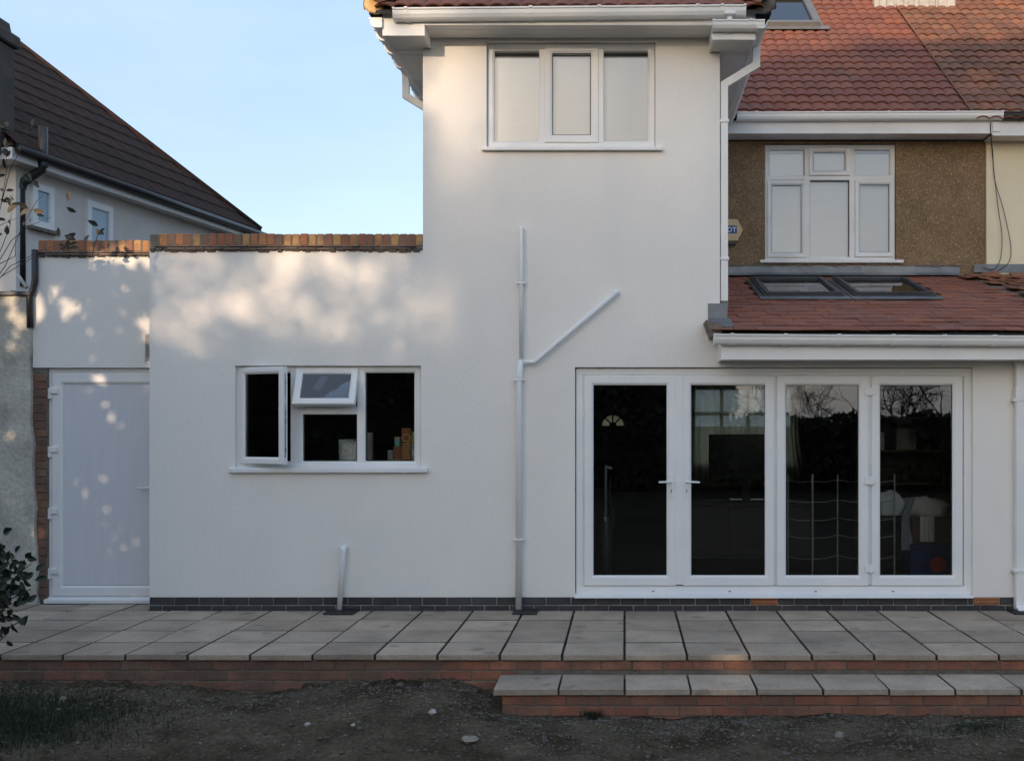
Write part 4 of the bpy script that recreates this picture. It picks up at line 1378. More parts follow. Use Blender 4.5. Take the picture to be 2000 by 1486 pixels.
# side slopes: courses of tiles joined
st = MB()
for sgn in (-1, 1):
    for r in range(9):
        u = r * G
        cxo = (hx0 - 0.03 + u * math.cos(PITCHR)) if sgn < 0 else (hx1 + 0.03 - u * math.cos(PITCHR))
        zo = hz + 0.03 + u * math.sin(PITCHR)
        dx = 0.3 * math.cos(PITCHR) * (1 if sgn < 0 else -1)
        y0 = hy0 + u * math.cos(PITCHR) + 0.1
        st.add([(cxo, y0, zo), (cxo, 3.2, zo), (cxo + dx, 3.2, zo + 0.3 * math.sin(PITCHR) - 0.02), (cxo + dx, y0, zo + 0.3 * math.sin(PITCHR) - 0.02),
                (cxo, y0, zo - 0.02), (cxo, 3.2, zo - 0.02)], [(0, 1, 2, 3), (0, 4, 5, 1)])
st.build('side_tiles', 'pantile', hroof, kind='stuff', recalc=False)
# hip tiles: half-round
hip_t = MB()
n = 8
Lh = 0.38
for t in (0, 1):
    for rad in (0.115, 0.10):
        for i in range(n + 1):
            a = math.pi * i / n
            hip_t.v.append((rad * math.cos(a) * (1 - 0.08 * t), Lh * t, rad * 0.75 * math.sin(a) * (1 - 0.08 * t)))
k = n + 1
for i in range(n):
    hip_t.f.append((i, i + 1, 2 * k + i + 1, 2 * k + i))
    hip_t.f.append((k + i, 3 * k + i, 3 * k + i + 1, k + i + 1))
    hip_t.f.append((i, k + i, k + i + 1, i + 1))
hme = hip_t.mesh('hip_tile', 'pantile_old', smooth=False)
for sgn in (-1, 1):
    a = Vector((hx0 if sgn < 0 else hx1, hy0, hz + 0.03))
    b_ = Vector((hcx, hy0 + hw, apz + 0.03))
    dvec = (b_ - a).normalized()
    qt = dvec.to_track_quat('Y', 'Z')
    Ltot = (b_ - a).length
    i = 0
    while i * 0.34 < Ltot - 0.2:
        o = inst('hip_tile', hme, hroof, a + dvec * (i * 0.34 + 0.02))
        o.rotation_euler = qt.to_euler()
        i += 1
    cap = MB()
    cap.lathe(0, 0, [(0.088, 0), (0.082, 0.02), (0.05, 0.03)], 12)
    q = cap.build('mortar_cap', 'carton_gold' if sgn < 0 else 'mortar_dark', hroof, loc=a + dvec * 0.05 - Vector((0, 0, 0.0)))
    q.rotation_euler = (R(78), 0, R(20 if sgn < 0 else -20))

# ------------------------------------------------------------------ lean-to roof
LY0, LZ0, LY1, LZ1 = -0.40, 2.500, 2.8, 3.43
LP = math.atan2(LZ1 - LZ0, LY1 - LY0)
lc, ls = math.cos(LP), math.sin(LP)
LX0 = X(1392, -0.3)
lb = MB()
lb.prism([(LY0 + 0.05, LZ0 - 0.045), (LY0 + 0.05, LZ0 - 0.012), (LY1, LZ1 - 0.012), (LY1, LZ1 - 0.12), (0.26, LZ0 - 0.02), (-0.29, LZ0 - 0.06)], 'x', XR + 0.002, PARTY - 0.01)
lb.prism([(LY0 + 0.05, LZ0 - 0.045), (LY0 + 0.05, LZ0 - 0.012), (-0.004, LZ0 + 0.4 * math.tan(LP) - 0.012), (-0.004, LZ0 + 0.02)], 'x', LX0, XR + 0.002)
lroof = lb.build('lean_to_roof', 'felt', house)
def on_lean(x, u, h):
    return (x, LY0 + u * lc - h * ls, LZ0 + u * ls + h * lc)
TW, TG = 0.195, 0.186
ft = []
for v in range(3):
    q = MB()
    q.cbox(-TW / 2 + 0.0015, TW / 2 - 0.0015, 0, 0.255, -0.012, 0.0, 0.002, 0.0015)
    ft.append(q.mesh('plain_tile', 'flat_tile'))
sk = [(1.43, 2.25), (2.36, 3.19)]
su0, su1 = (1.23 - LY0) / lc, (2.36 - LY0) / lc
rows = int((LY1 - LY0) / lc / TG) + 1
for r in range(rows):
    u = r * TG
    x = LX0 - 0.02 + (TW / 2 if r % 2 else 0)
    while x < PARTY - 0.02:
        xc = x + TW / 2
        yy = LY0 + u * lc
        okx = xc > XR + 0.03 if yy > -0.2 else True
        if okx and not (su0 - 0.20 < u < su1 + 0.06 and any(a - 0.06 < xc < b_ + 0.06 for a, b_ in sk)) and u * lc + LY0 < LY1 - 0.06:
            lift = 0.012 + random.uniform(0, 0.006)
            p = on_lean(xc + random.uniform(-0.003, 0.003), u + random.uniform(-0.004, 0.004), lift)
            inst('plain_tile', random.choice(ft), lroof, p, (LP - 0.045 + random.uniform(-0.012, 0.012), random.uniform(-0.012, 0.012), random.uniform(-0.006, 0.006)))
        x += TW + 0.002
# skylights
for (a, b_) in sk:
    q = MB()
    slope_frame(q, a, b_, su0, su1, 0.07, -0.02, 0.05, on_lean)
    so_ = q.build('roof_window', 'dark_metal', house)
    q = MB()
    slope_frame(q, a + 0.02, b_ - 0.02, su0 + 0.02, su1 - 0.02, 0.045, 0.051, 0.066, on_lean)
    q.build('cover_strip', 'dark_metal', so_)
    slope_sheet(a + 0.07, b_ - 0.07, su0 + 0.07, su1 - 0.07, 0.034, 0.04, on_lean).build('pane', 'glass_roof', so_)
    slope_sheet(a - 0.05, b_ + 0.05, su0 - 0.16, su0 - 0.003, 0.022, 0.03, on_lean).build('flashing', 'lead', so_)
    slope_sheet(a - 0.05, a - 0.002, su0, su1, -0.01, 0.03, on_lean).build('flashing', 'dark_metal', so_)
    slope_sheet(b_ + 0.002, b_ + 0.05, su0, su1, -0.01, 0.03, on_lean).build('flashing', 'dark_metal', so_)
    slope_sheet(a, b_, su1 + 0.002, su1 + 0.07, 0.0, 0.055, on_lean).build('top_hood', 'dark_metal', so_)
    # pale shaft lining visible below the glass
    sh2 = MB()
    slope_frame(sh2, a + 0.06, b_ - 0.06, su0 + 0.06, su1 - 0.06, 0.012, -0.30, -0.021, on_lean)
    sh2.build('shaft_lining', 'soffit_white', so_)
# lead flashing against the house wall: lapped pieces
x = XR + 0.01
i = 0
while x < PARTY - 0.1:
    w = random.uniform(0.5, 0.75)
    x1_ = min(x + w, PARTY - 0.06)
    q = MB()
    o = 0.003 * (i % 2)
    yb, yt = LY1 - 0.012 - o, LY1 - 0.004 - o
    zb_ = LZ1 - 0.01
    zt_ = Z(520, BY) + random.uniform(-0.01, 0.015)
    q.add([(x, yb - 0.16, zb_ + 0.02 - 0.16 * math.tan(LP) + 0.03), (x1_ + 0.03, yb - 0.16, zb_ + 0.02 - 0.16 * math.tan(LP) + 0.03), (x1_ + 0.03, yb, zb_ + 0.05), (x, yb, zb_ + 0.05), (x, yt, zt_), (x1_ + 0.03, yt, zt_)],
          [(0, 1, 2, 3), (3, 2, 5, 4)])
    fo = q.build('lead_flashing', 'lead' if i % 3 else 'lead_pale', house, recalc=False)
    sm = fo.modifiers.new('thickness', 'SOLIDIFY')
    sm.thickness = 0.004
    x = x1_
    i += 1
# ragged mortar along the top of the flashing
random.seed(5)
q = MB()
x = XR + 0.05
while x < PARTY - 0.1:
    w = random.uniform(0.03, 0.10)
    if random.random() < 0.8:
        q.cbox(x, x + w, BY - 0.012, BY + 0.01, Z(519, BY) - random.uniform(0, 0.02), Z(519, BY) + random.uniform(0.0, 0.035), 0.006)
    x += w * 0.9
q.build('mortar_fillet', 'mortar', house, kind='stuff')
# lead at the left end of the lean-to
q = MB()
q.box(X(1383, -0.01), X(1421, -0.01), -0.012, -0.002, Z(634, 0), Z(593, 0))
q.add([(X(1381, -0.3), -0.34, LZ0 + 0.045), (X(1432, -0.2), -0.30, LZ0 + 0.05), (X(1426, 0), -0.015, Z(622, 0)), (X(1384, 0), -0.015, Z(622, 0)),
       (X(1381, -0.3), -0.34, LZ0 + 0.041), (X(1432, -0.2), -0.30, LZ0 + 0.046), (X(1426, 0), -0.015, Z(622, 0) - 0.004), (X(1384, 0), -0.015, Z(622, 0) - 0.004)],
      [(0, 1, 2, 3), (7, 6, 5, 4), (0, 4, 5, 1), (1, 5, 6, 2), (3, 2, 6, 7), (0, 3, 7, 4)])
q.build('lead_flashing', 'lead', house)
q = MB()
vy = -0.36
q.prism([(X(1379, vy), Z(625, vy)), (X(1412, vy), Z(634, vy)), (X(1409, vy), Z(655, vy)), (X(1391, vy), Z(656, vy))], 'y', vy, -0.004)
q.build('verge_mortar', 'mortar', house)
# lean-to fascia, soffit, gutter
LF = -0.30
q = MB()
q.cbox(X(1408, LF), PARTY - 0.01, LF - 0.018, LF, Z(703, LF), LZ0 - 0.07, 0.004)
q.box(X(1408, LF), X(1408, LF) + 0.018, LF + 0.001, -0.003, Z(703, LF), LZ0 - 0.07)
q.build('fascia', 'upvc', house)
q = MB()
for i in range(3):
    q.box(X(1408, LF) + 0.02, PARTY - 0.01, LF + 0.002 + i * 0.0985, LF + 0.0965 + i * 0.0985, Z(703, LF) + 0.006, Z(703, LF) + 0.016)
q.build('soffit', 'soffit_white', house)
q = MB()
q.box(X(1412, LF), PARTY - 0.01, LF - 0.03, LF - 0.02, LZ0 - 0.075, LZ0 - 0.015)
q.build('eaves_tray', 'felt', house)
gl = LF - 0.02
gutter('gutter', (X(1396, gl - 0.06), gl, Z(653, gl - 0.06)), (PARTY, gl, Z(657, gl - 0.06)), house, h=0.088, w=0.115, brackets=(0.046, 0.19, 0.335, 0.482, 0.62, 0.755, 0.90), end=(True, False))

# waste pipes on the white wall
def waste_pipe(paths, clips):
    q = MB()
    for pts, r in paths: q.tube(pts, r, 12)
    o = q.build('waste_pipe', 'upvc', house, smooth=True)
    for (x_, z_, r) in clips:
        MB().cbox(x_ - r - 0.016, x_ + r + 0.016, -0.05 - r, -0.001, z_ - 0.009, z_ + 0.009, 0.003).build('clip', 'upvc', o)
yp = -0.05
xa, xb = X(1018, yp), X(1013, yp)
waste_pipe([([(xa, 0.01, Z(448, yp)), (xa, yp + 0.01, Z(446, yp)), (xa + 0.0, yp, Z(450, yp)), (xa, yp, Z(705, yp))], 0.019),
            ([(xa - 0.003, yp, Z(703, yp)), (xb + 0.004, yp, Z(740, yp)), (xb, yp, Z(1194, yp))], 0.029),
            ([(xa, yp - 0.003, Z(707, yp)), (X(1042, yp), yp - 0.003, Z(707, yp)), (X(1046, yp), yp, Z(705, yp)), (X(1203, yp), yp, Z(571, yp)), (X(1207, yp), 0.01, Z(568, yp))], 0.021)],
           [(xa, Z(553, yp), 0.019), (xb + 0.003, Z(742, yp), 0.029), (xb + 0.001, Z(1053, yp), 0.029)])
waste_pipe([([(X(671, yp), 0.01, Z(1070, yp)), (X(671, yp), yp, Z(1069, yp)), (X(671, yp), yp, Z(1076, yp)), (X(663, yp), yp - 0.01, Z(1196, yp))], 0.025)], [])
# right-hand downpipe
q = MB()
rx = X(1990, -0.05)
q.tube([(rx, -0.05, 2.28), (rx, -0.05, Z(1180, -0.05))], 0.034, square=True)
q.tube([(rx, -0.05, Z(1176, -0.05)), (rx, -0.06, Z(1186, -0.05)), (rx + 0.01, -0.12, Z(1196, -0.08))], 0.037, square=True)
rdp = q.build('downpipe', 'upvc', house)
for py in (781, 1112):
    MB().cbox(rx - 0.06, rx + 0.05, -0.092, -0.001, Z(py + 3), Z(py - 3), 0.003).build('clip', 'upvc', rdp)
MB().cbox(rx - 0.045, rx + 0.045, -0.096, -0.008, Z(781), Z(758), 0.004).build('socket', 'upvc', rdp)

# drain covers
def drain(px, py0, py1, lab, w=0.24):
    # on the patio surface, just in front of the plinth
    dd = thing('drain_cover', lab, 'drain cover', (px, -0.16, 0.004), 'drain covers at the pipe feet')
    MB().cbox(px - w / 2, px + w / 2, -0.24, -0.02, 0.003, 0.016, 0.004).build('frame', 'black_plastic', dd)
    q = MB()
    for i in range(7):
        xq = px - w / 2 + 0.025 + i * (w - 0.05) / 6
        q.cbox(xq - 0.006, xq + 0.006, -0.22, -0.04, 0.0165, 0.021, 0.001)
    q.build('grating', 'black_plastic', dd)
drain(X(668, -0.1), 0, 0, 'dark square drain cover under the short white pipe stub', 0.27)
drain(X(1027, -0.1), 0, 0, 'dark square drain cover under the long white waste pipe', 0.22)
drain(X(1992, -0.1), 0, 0, 'dark drain cover under the downpipe at the right edge', 0.2)

# alarm box
al_y = BY - 0.09
ax, az = X(1424, BY), Z(452, BY)
alarm = thing('alarm_box', 'cream hexagonal alarm box half hidden behind the corner downpipe', 'alarm box', (ax, BY - 0.045, az))
hexa = [(ax - 0.14, az), (ax - 0.075, az - 0.125), (ax + 0.09, az - 0.125), (ax + 0.152, az), (ax + 0.09, az + 0.125), (ax - 0.075, az + 0.125)]
MB().prism(hexa, 'y', al_y, BY - 0.001).build('case', 'alarm_cream', alarm)
MB().box(ax - 0.085, ax + 0.082, al_y - 0.002, al_y - 0.0003, az - 0.042, az + 0.05).build('label_panel', 'alarm_blue', alarm)
MB().cbox(ax - 0.05, ax + 0.075, al_y + 0.02, BY - 0.002, az - 0.165, az - 0.126, 0.004).build('lamp', 'black_plastic', alarm)
tc = bpy.data.curves.new('lettering', 'FONT')
tc.body = 'ADT'
tc.size = 0.082
tc.extrude = 0.0006
tc.align_x = 'RIGHT'
tc.materials.append(MATS['print_white'])
tmp = bpy.data.objects.new('lettering_curve', tc)
link(tmp)
bpy.context.view_layer.update()
tme = bpy.data.meshes.new_from_object(tmp.evaluated_get(bpy.context.evaluated_depsgraph_get()))
bpy.data.objects.remove(tmp)
to = bpy.data.objects.new('lettering', tme)
link(to)
to.location = (ax + 0.078, al_y - 0.0030, az - 0.025)
to.rotation_euler = (R(90), 0, 0)
attach(to, alarm)

# ------------------------------------------------------------------ cream house to the right
cream = thing('cream_house', 'cream rendered neighbouring house with weathered roof tiles at the right edge', 'house', (6.0, 4.0, 0))
q = MB()
q.box(X(1925, BY), 9.5, BY - 0.03, BY + 0.25, 0.0, 5.03)
q.build('rendered_wall', 'cream_wall', cream)
q = MB()
q.prism([(EY + 0.13, EZ + 0.075), (EY + RID, EZ + 0.02 + 0.767 * RID - 0.046), (EY + 6.7, EZ - 0.03), (EY + 6.7, EZ - 0.1), (EY + 0.13, EZ - 0.02)], 'x', PARTY + 0.003, 7.7)
croof = q.build('roof', 'felt', cream)
pan_old = pantile_mesh('roof_tile', 'pantile_old', h=0.026)
tile_plane(croof, pan_old, 'roof_tile', PARTY + 0.01, PARTY + 0.01 + 0.3 * 12, 0.30, EY - 0.01, EZ + 0.02, 24, PITCHR, lambda x, u: u < 5.4, jit=0.012, nudge=0.006)
seam = MB()
pts = [(PARTY, EY + u * c_ - 0.024 * s__, EZ + 0.03 + u * s__ + 0.024 * c_) for u in (0.0, 1.5, 3.0, 4.4)]
seam.tube(pts, 0.008, 6)
seam.build('party_seam', 'pantile_old', cream)
q = MB()
q.box(X(1937, FYm), 9.5, FYm - 0.02, FYm, Z(266, FYm), EZ + 0.02)
q.cbox(X(1937, FYm), X(1952, FYm), FYm - 0.035, FYm - 0.0205, Z(259, FYm), Z(240, FYm), 0.003)
q.build('fascia', 'upvc_old', cream)
MB().box(X(1937, FYm), 9.5, FYm + 0.001, BY - 0.032, Z(266, FYm) + 0.005, Z(266, FYm) + 0.015).build('soffit', 'upvc_old', cream)
gutter('gutter', (X(1955, GY), GY, Z(223, GY)), (8.5, GY, Z(223, GY)), cream, m='black_plastic', h=0.08, brackets=(0.05,), end=(False, False))
# old lean-to of the neighbour with ragged tiles and mortar along the party line
LX = PARTY
q = MB()
q.prism([(LY0 + 0.1, LZ0 - 0.1), (LY0 + 0.1, LZ0 - 0.02), (LY1 - 0.04, LZ1 + 0.02), (LY1 - 0.04, LZ1 - 0.12)], 'x', PARTY + 0.0, 7.0)
clean = q.build('lean_to_roof', 'mortar', cream)
q = MB()
q.box(PARTY + 0.001, 9.5, -0.05, 0.2, 0.0, 2.45)
q.build('rendered_wall', 'cream_wall', cream)
random.seed(12)
ot_ = [MB().cbox(-0.085, 0.085, 0, 0.26, -0.014, 0.0, 0.003, 0.005).mesh('plain_tile', 'pantile_old') for _ in range(4)]
for r in range(15):
    u = 0.2 + r * 0.19
    for i in range(7):
        xq = PARTY + 0.10 + i * 0.172 + (0.08 if r % 2 else 0) + (0.10 if r < 12 else 0)
        p = on_lean(xq, u + random.uniform(-0.03, 0.03), 0.05 + random.uniform(0, 0.012))
        inst('plain_tile', random.choice(ot_), clean, p, (LP - 0.06 + random.uniform(-0.04, 0.04), random.uniform(-0.07, 0.07), random.uniform(-0.08, 0.08)))
# slipped row at the head
for i in range(10):
    xq = X(1895 + i * 12, BY - 0.3)
    inst('plain_tile', random.choice(ot_), clean, (xq, BY - 0.42 - 0.02 * i, LZ1 - 0.07 - 0.006 * i + random.uniform(0, 0.03)), (LP + random.uniform(-0.1, 0.1), random.uniform(-0.10, 0.10), random.uniform(-0.15, 0.08)))
q = MB()
q.box(X(1900, BY), 7.0, BY - 0.045, BY - 0.031, Z(533, BY), Z(517, BY))
q.build('lead_flashing', 'lead', cream)
# chimney on the party line
chy = EY + 4.55 * c_
chz = EZ + 0.03 + 4.55 * s__
q = MB()
chx0, chx1 = X(1712, chy), X(1852, chy)
q.box(chx0, chx1, chy, chy + 0.9, chz - 0.3, chz + 1.6)
chim = q.build('chimney', 'mortar_pale', cream)
yb_ = 'coping_brick'
for r in range(9):
    brick_row(chim, chx0, chx1, chy - 0.01, chz + 0.03 + r * 0.075, 0.215, 0.065, yb_, off=0.11 if r % 2 else 0)
fl_ = MB()
random.seed(3)
x = chx0 - 0.06
while x < chx1 + 0.04:
    w = random.uniform(0.06, 0.16)
    fl_.cbox(x, x + w, chy - 0.12 - random.uniform(0, 0.03), chy + 0.02, chz - 0.12 - random.uniform(0, 0.02), chz + 0.05, 0.02)
    x += w * 0.9
fl_.build('flaunching', 'mortar_pale', chim)

# hanging cables
def cable(pts, lab):
    q = MB()
    P_ = [Vector((X(a, y), y, Z(b_, y))) for a, b_, y in pts]
    out = []
    for i in range(len(P_) - 1):
        p0, p1, p2, p3 = P_[max(0, i - 1)], P_[i], P_[i + 1], P_[min(len(P_) - 1, i + 2)]
        for k in range(6):
            t = k / 6
            out.append(0.5 * ((2 * p1) + (-p0 + p2) * t + (2 * p0 - 5 * p1 + 4 * p2 - p3) * t * t + (-p0 + 3 * p1 - 3 * p2 + p3) * t ** 3))
    out.append(P_[-1])
    q.tube(out, 0.0045, 6)
    tag(q.build('cable', 'black_plastic', smooth=True), lab, 'cable', 'loose cables hanging from the eaves')
Yc = BY - 0.06
cable([(1934, 240, FYm - 0.045), (1935, 268, FYm - 0.03), (1937, 290, Yc), (1943, 350, Yc), (1950, 410, Yc), (1957, 460, Yc), (1954, 505, Yc), (1941, 526, Yc), (1918, 522, Yc - 0.03)], 'thin dark cable hanging in the narrower loop on the cream wall')
cable([(1935, 240, FYm - 0.050), (1936, 268, FYm - 0.04), (1939, 300, Yc - 0.02), (1943, 352, Yc - 0.015), (1960, 410, Yc), (1974, 480, Yc), (1970, 512, Yc), (1950, 528, Yc - 0.02), (1930, 530, Yc - 0.05)], 'thin dark cable hanging in the wider loop on the cream wall')

# ------------------------------------------------------------------ neighbouring house on the left
nb_ = thing('neighbour_house', 'pale rendered house with dark brown tiled roof and black pipes at far left', 'house', (-7.6, 3.5, 0))
A = Vector((-7.58, 3.5, 0))
dirn = Vector((0.86, 4.9, 0)).normalized()      # along the side wall, away from us
nrm = Vector((dirn.y, -dirn.x, 0))              # outwards, to the right
ang = math.atan2(dirn.x, dirn.y)
def N(a, o, z):
    p = A + dirn * a + nrm * o
    return (p.x, p.y, z)
def nbox(mbx, a0, a1, o0, o1, z0, z1):
    vs = [N(a, o, z) for z in (z0, z1) for (a, o) in ((a0, o0), (a1, o0), (a1, o1), (a0, o1))]
    mbx.add(vs, [(0, 3, 2, 1), (4, 5, 6, 7), (0, 1, 5, 4), (1, 2, 6, 5), (2, 3, 7, 6), (3, 0, 4, 7)])
NE = 5.0
q = MB()
nbox(q, 0, 9.0, -6.5, 0, -0.4, NE - 0.02)
nwall = q.build('rendered_wall', 'grey_render', nb_)
# fascia board along the side and the back
q = MB()
nbox(q, -0.30, 6.0, 0.20, 0.225, NE - 0.10, NE + 0.045)
nbox(q, -0.325, -0.302, -6.5, 0.225, NE - 0.10, NE + 0.045)
q.build('fascia', 'upvc_old', nb_)
q = MB()
nbox(q, -0.30, 6.0, 0.003, 0.199, NE - 0.09, NE - 0.075)
nbox(q, -0.30, -0.003, -6.5, 0.0, NE - 0.09, NE - 0.075)
q.build('soffit', 'upvc_old', nb_)
# hip roof body
# far lower corner and hip measured from the photograph: eaves end about a=5.9
AE = 5.4
HK = 0.86
tanp = math.tan(R(43))
wd = 3.1
ov = 0.25
q = MB()
zt = NE + 0.06 + tanp * (wd + ov)
vs = [N(-0.33, ov, NE + 0.06), N(AE, ov, NE + 0.06), N(AE - HK * (wd + ov), -wd, zt), N(min(wd, AE - HK * (wd + ov) - 0.02), -wd, zt), N(-0.33, -2 * wd - ov, NE + 0.06), N(AE, -2 * wd - ov, NE + 0.06)]
q.add(vs, [(0, 1, 2, 3), (0, 3, 4), (1, 5, 2), (4, 3, 2, 5), (0, 4, 5, 1)])
nroof = q.build('roof', 'brown_tile', nb_, recalc=False)
# courses of tiles, stepped
cs = MB()
sl_len = (wd + ov) / math.cos(R(43))
gq = 0.36
nr = int(sl_len / gq)
for r in range(nr + 1):
    u0 = r * gq
    o_ = ov + 0.03 - u0 * math.cos(R(43))
    zc = NE + 0.075 + u0 * math.sin(R(43)) + 0.02
    run = u0 * math.cos(R(43))
    a0, a1 = -0.33 + min(run, wd + 0.3) * 1.0, AE - run * HK + 0.02
    # pieces with a shallow wave
    npc = max(1, int((a1 - a0) / 0.30))
    for i in range(npc):
        b0, b1 = a0 + (a1 - a0) * i / npc, a0 + (a1 - a0) * (i + 1) / npc
        j_ = random.uniform(-0.004, 0.006)
        o2 = o_ - gq * 1.05 * math.cos(R(43))
        z2 = zc + gq * 1.05 * math.sin(R(43)) - 0.022
        g_ = 0.004
        mid = (b0 + b1) / 2
        vs = [N(b0 + g_, o_, zc + j_), N(mid, o_, zc + j_ + 0.012), N(b1 - g_, o_, zc + j_), N(b1 - g_, o2, z2), N(mid, o2, z2 + 0.012), N(b0 + g_, o2, z2),
              N(b0 + g_, o_ - 0.0, zc - 0.028), N(mid, o_, zc - 0.026), N(b1 - g_, o_, zc - 0.028)]
        cs.add(vs, [(0, 1, 4, 5), (1, 2, 3, 4), (6, 7, 1, 0), (7, 8, 2, 1)])
cs.build('roof_tiles', 'brown_tile', nroof, kind='stuff', recalc=False)
hp = MB()
hp.tube([N(AE + 0.01, ov + 0.02, NE + 0.10), N(AE - HK * (wd + ov), -wd, zt + 0.03)], 0.055, 8)
hp.build('hip_tiles', 'brown_tile', nroof, smooth=True)
# gutter and pipes, black
q = MB()
q.tube([N(-0.3, 0.29, NE + 0.03), N(5.9, 0.29, NE + 0.015)], 0.055, 8)
q.build('gutter', 'black_plastic', nb_, smooth=True)
def pn(px, py, Y): return (X(px, Y), Y, Z(py, Y))
q = MB()
Yp = 3.62
q.tube([pn(84, 248, Yp), pn(84, 318, Yp), pn(80, 332, Yp), pn(46, 356, Yp), pn(40, 372, Yp), pn(41, 560, Yp)], 0.055, 10)
soil = q.build('soil_pipe', 'black_plastic', nb_, smooth=True)
for py in (322, 366):
    MB().tube([pn(83 if py < 340 else 40, py + 4, Yp), pn(83 if py < 340 else 40, py - 5, Yp)], 0.068, 10).build('collar', 'black_plastic', soil)
q = MB()
Yq = 4.95
q.tube([pn(155, 345, Yq), pn(155, 362, Yq), pn(144, 383, Yq), pn(143, 480, Yq)], 0.045, 10)
q.build('downpipe', 'black_plastic', nb_, smooth=True)
# small windows in the side wall
def nwindow(a0, a1, z0, z1):
    q = MB()
    w = 0.085
    for (b0, b1, c0, c1) in ((a0, a1, z0, z0 + w), (a0, a1, z1 - w, z1), (a0, a0 + w, z0 + w, z1 - w), (a1 - w, a1, z0 + w, z1 - w)):
        nbox(q, b0, b1, 0.002, 0.045, c0, c1)
    o = q.build('window', 'upvc', nb_)
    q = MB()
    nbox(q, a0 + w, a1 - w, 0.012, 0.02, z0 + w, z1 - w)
    q.build('pane', 'painted_sky_glass', o)
    q = MB()
    nbox(q, a0 - 0.06, a1 + 0.06, 0.0025, 0.08, z0 - 0.045, z0 - 0.002)
    q.build('sill', 'mortar', o)
def a_of(px, off=0.0):
    # distance along the side wall at which a picture column falls
    t = (px - 1220) / F
    # (A.x + dx*a) = t*(A.y + dy*a - CAM_Y)
    return (t * (A.y - CAM_Y) - A.x) / (dirn.x - t * dirn.y)
def z_of(py, a):
    Y = A.y + dirn.y * a
    return CAM_Z + (830 - py) / F * (Y - CAM_Y)
wa0, wa1 = a_of(59), a_of(101)
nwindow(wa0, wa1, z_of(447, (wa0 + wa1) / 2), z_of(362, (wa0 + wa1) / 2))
wb0, wb1 = a_of(166), a_of(216)
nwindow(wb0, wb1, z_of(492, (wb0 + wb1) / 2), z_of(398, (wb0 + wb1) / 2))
# chimney stack at the near corner of the roof
cyk = 3.0
cx1 = X(30, cyk + 0.45)
cx0 = cx1 - 0.95
q = MB()
q.cbox(cx0, cx1, cyk, cyk + 0.45, 4.95, Z(70, cyk), 0.02)
chn = q.build('chimney', 'stack_render', nb_)
MB().cbox(cx0 - 0.04, cx1 + 0.045, cyk - 0.05, cyk + 0.50, Z(69.5, cyk), Z(44, cyk), 0.02).build('cap_band', 'stack_render', chn)
MB().prism([(cx0 + 0.02, Z(43.5, cyk)), (cx1 - 0.03, Z(43.5, cyk)), (cx1 - 0.06, Z(20, cyk)), (cx1 - 0.28, Z(6, cyk)), (cx0 + 0.02, Z(6, cyk))], 'y', cyk + 0.02, cyk + 0.43).build('stack_top', 'stack_render', chn)

# rough white wall at the left edge, with a dark capping and pipe
rw_ = thing('roughcast_wall', 'roughcast pale wall at the left edge beside the side door', 'wall', (-6.6, 0.45, 0))
q = MB()
ry0 = RY - 0.04
tx = lambda p: X(p, ry0)
n = 16
zbot, ztop = -0.3, Z(578, ry0)
prof_r = []
for i in range(n + 1):
    t = i / n
    prof_r.append((tx(75 - 17 * min(1, t * 1.35)) + 0.012 * math.sin(i * 2.3), zbot + (ztop - zbot) * t))
poly = [(-9.5, zbot)] + prof_r + [(-9.5, ztop)]
q.prism(poly, 'y', ry0, ry0 + 0.3)
q.build('render_face', 'roughcast', rw_)
MB().cbox(-9.5, tx(62), ry0 - 0.03, ry0 + 0.33, ztop + 0.002, ztop + 0.04, 0.006).build('capping', 'dark_metal', rw_)
blk = thing('corner_pipe', 'black pipe hugging the left corner of the white extension wall', 'pipe', (X(66, RY), RY - 0.05, 2.8))
q = MB()
yk = RY - 0.03
q.tube([(X(68, yk), yk, Z(488, yk)), (X(68, yk), yk, Z(548, yk)), (X(64, yk), yk, Z(566, yk)), (X(58, yk), yk, Z(580, yk)), (X(59, yk), yk, Z(640, yk))], 0.03, 8)
q.build('pipe', 'black_plastic', blk, smooth=True)
MB().tube([(X(20, yk), yk + 0.02, Z(571, yk)), (X(58, yk), yk, Z(574, yk))], 0.02, 8).build('branch', 'black_plastic', blk, smooth=True)
MB().tube([(X(30, yk), yk + 0.03, Z(535, yk)), (X(52, yk), yk, Z(562, yk))], 0.018, 8).build('stub', 'carton_grey', blk, smooth=True)

# ------------------------------------------------------------------ plants
def leaf_mesh(name, m, L=0.07, W=0.035):
    q = MB()
    q.add([(0, 0, 0), (W * 0.42, L * 0.3, 0.006), (W * 0.5, L * 0.55, 0.004), (W * 0.25, L * 0.85, -0.004), (0, L, -0.012), (-W * 0.25, L * 0.85, -0.004), (-W * 0.5, L * 0.55, 0.004), (-W * 0.42, L * 0.3, 0.006), (0, L * 0.5, -0.006)],
          [(0, 1, 8), (1, 2, 8), (2, 3, 8), (3, 4, 8), (4, 5, 8), (5, 6, 8), (6, 7, 8), (7, 0, 8)])
    return q.mesh(name, m, smooth=False, recalc=False)
random.seed(33)
sY = -0.6
def pp(px, py, Y=sY): return Vector((X(px, Y), Y, Z(py, Y)))
rose = thing('rose_bush', 'thin straggling rose stems with bronze leaves at the upper left edge', 'shrub', (X(-25), sY, -0.2))
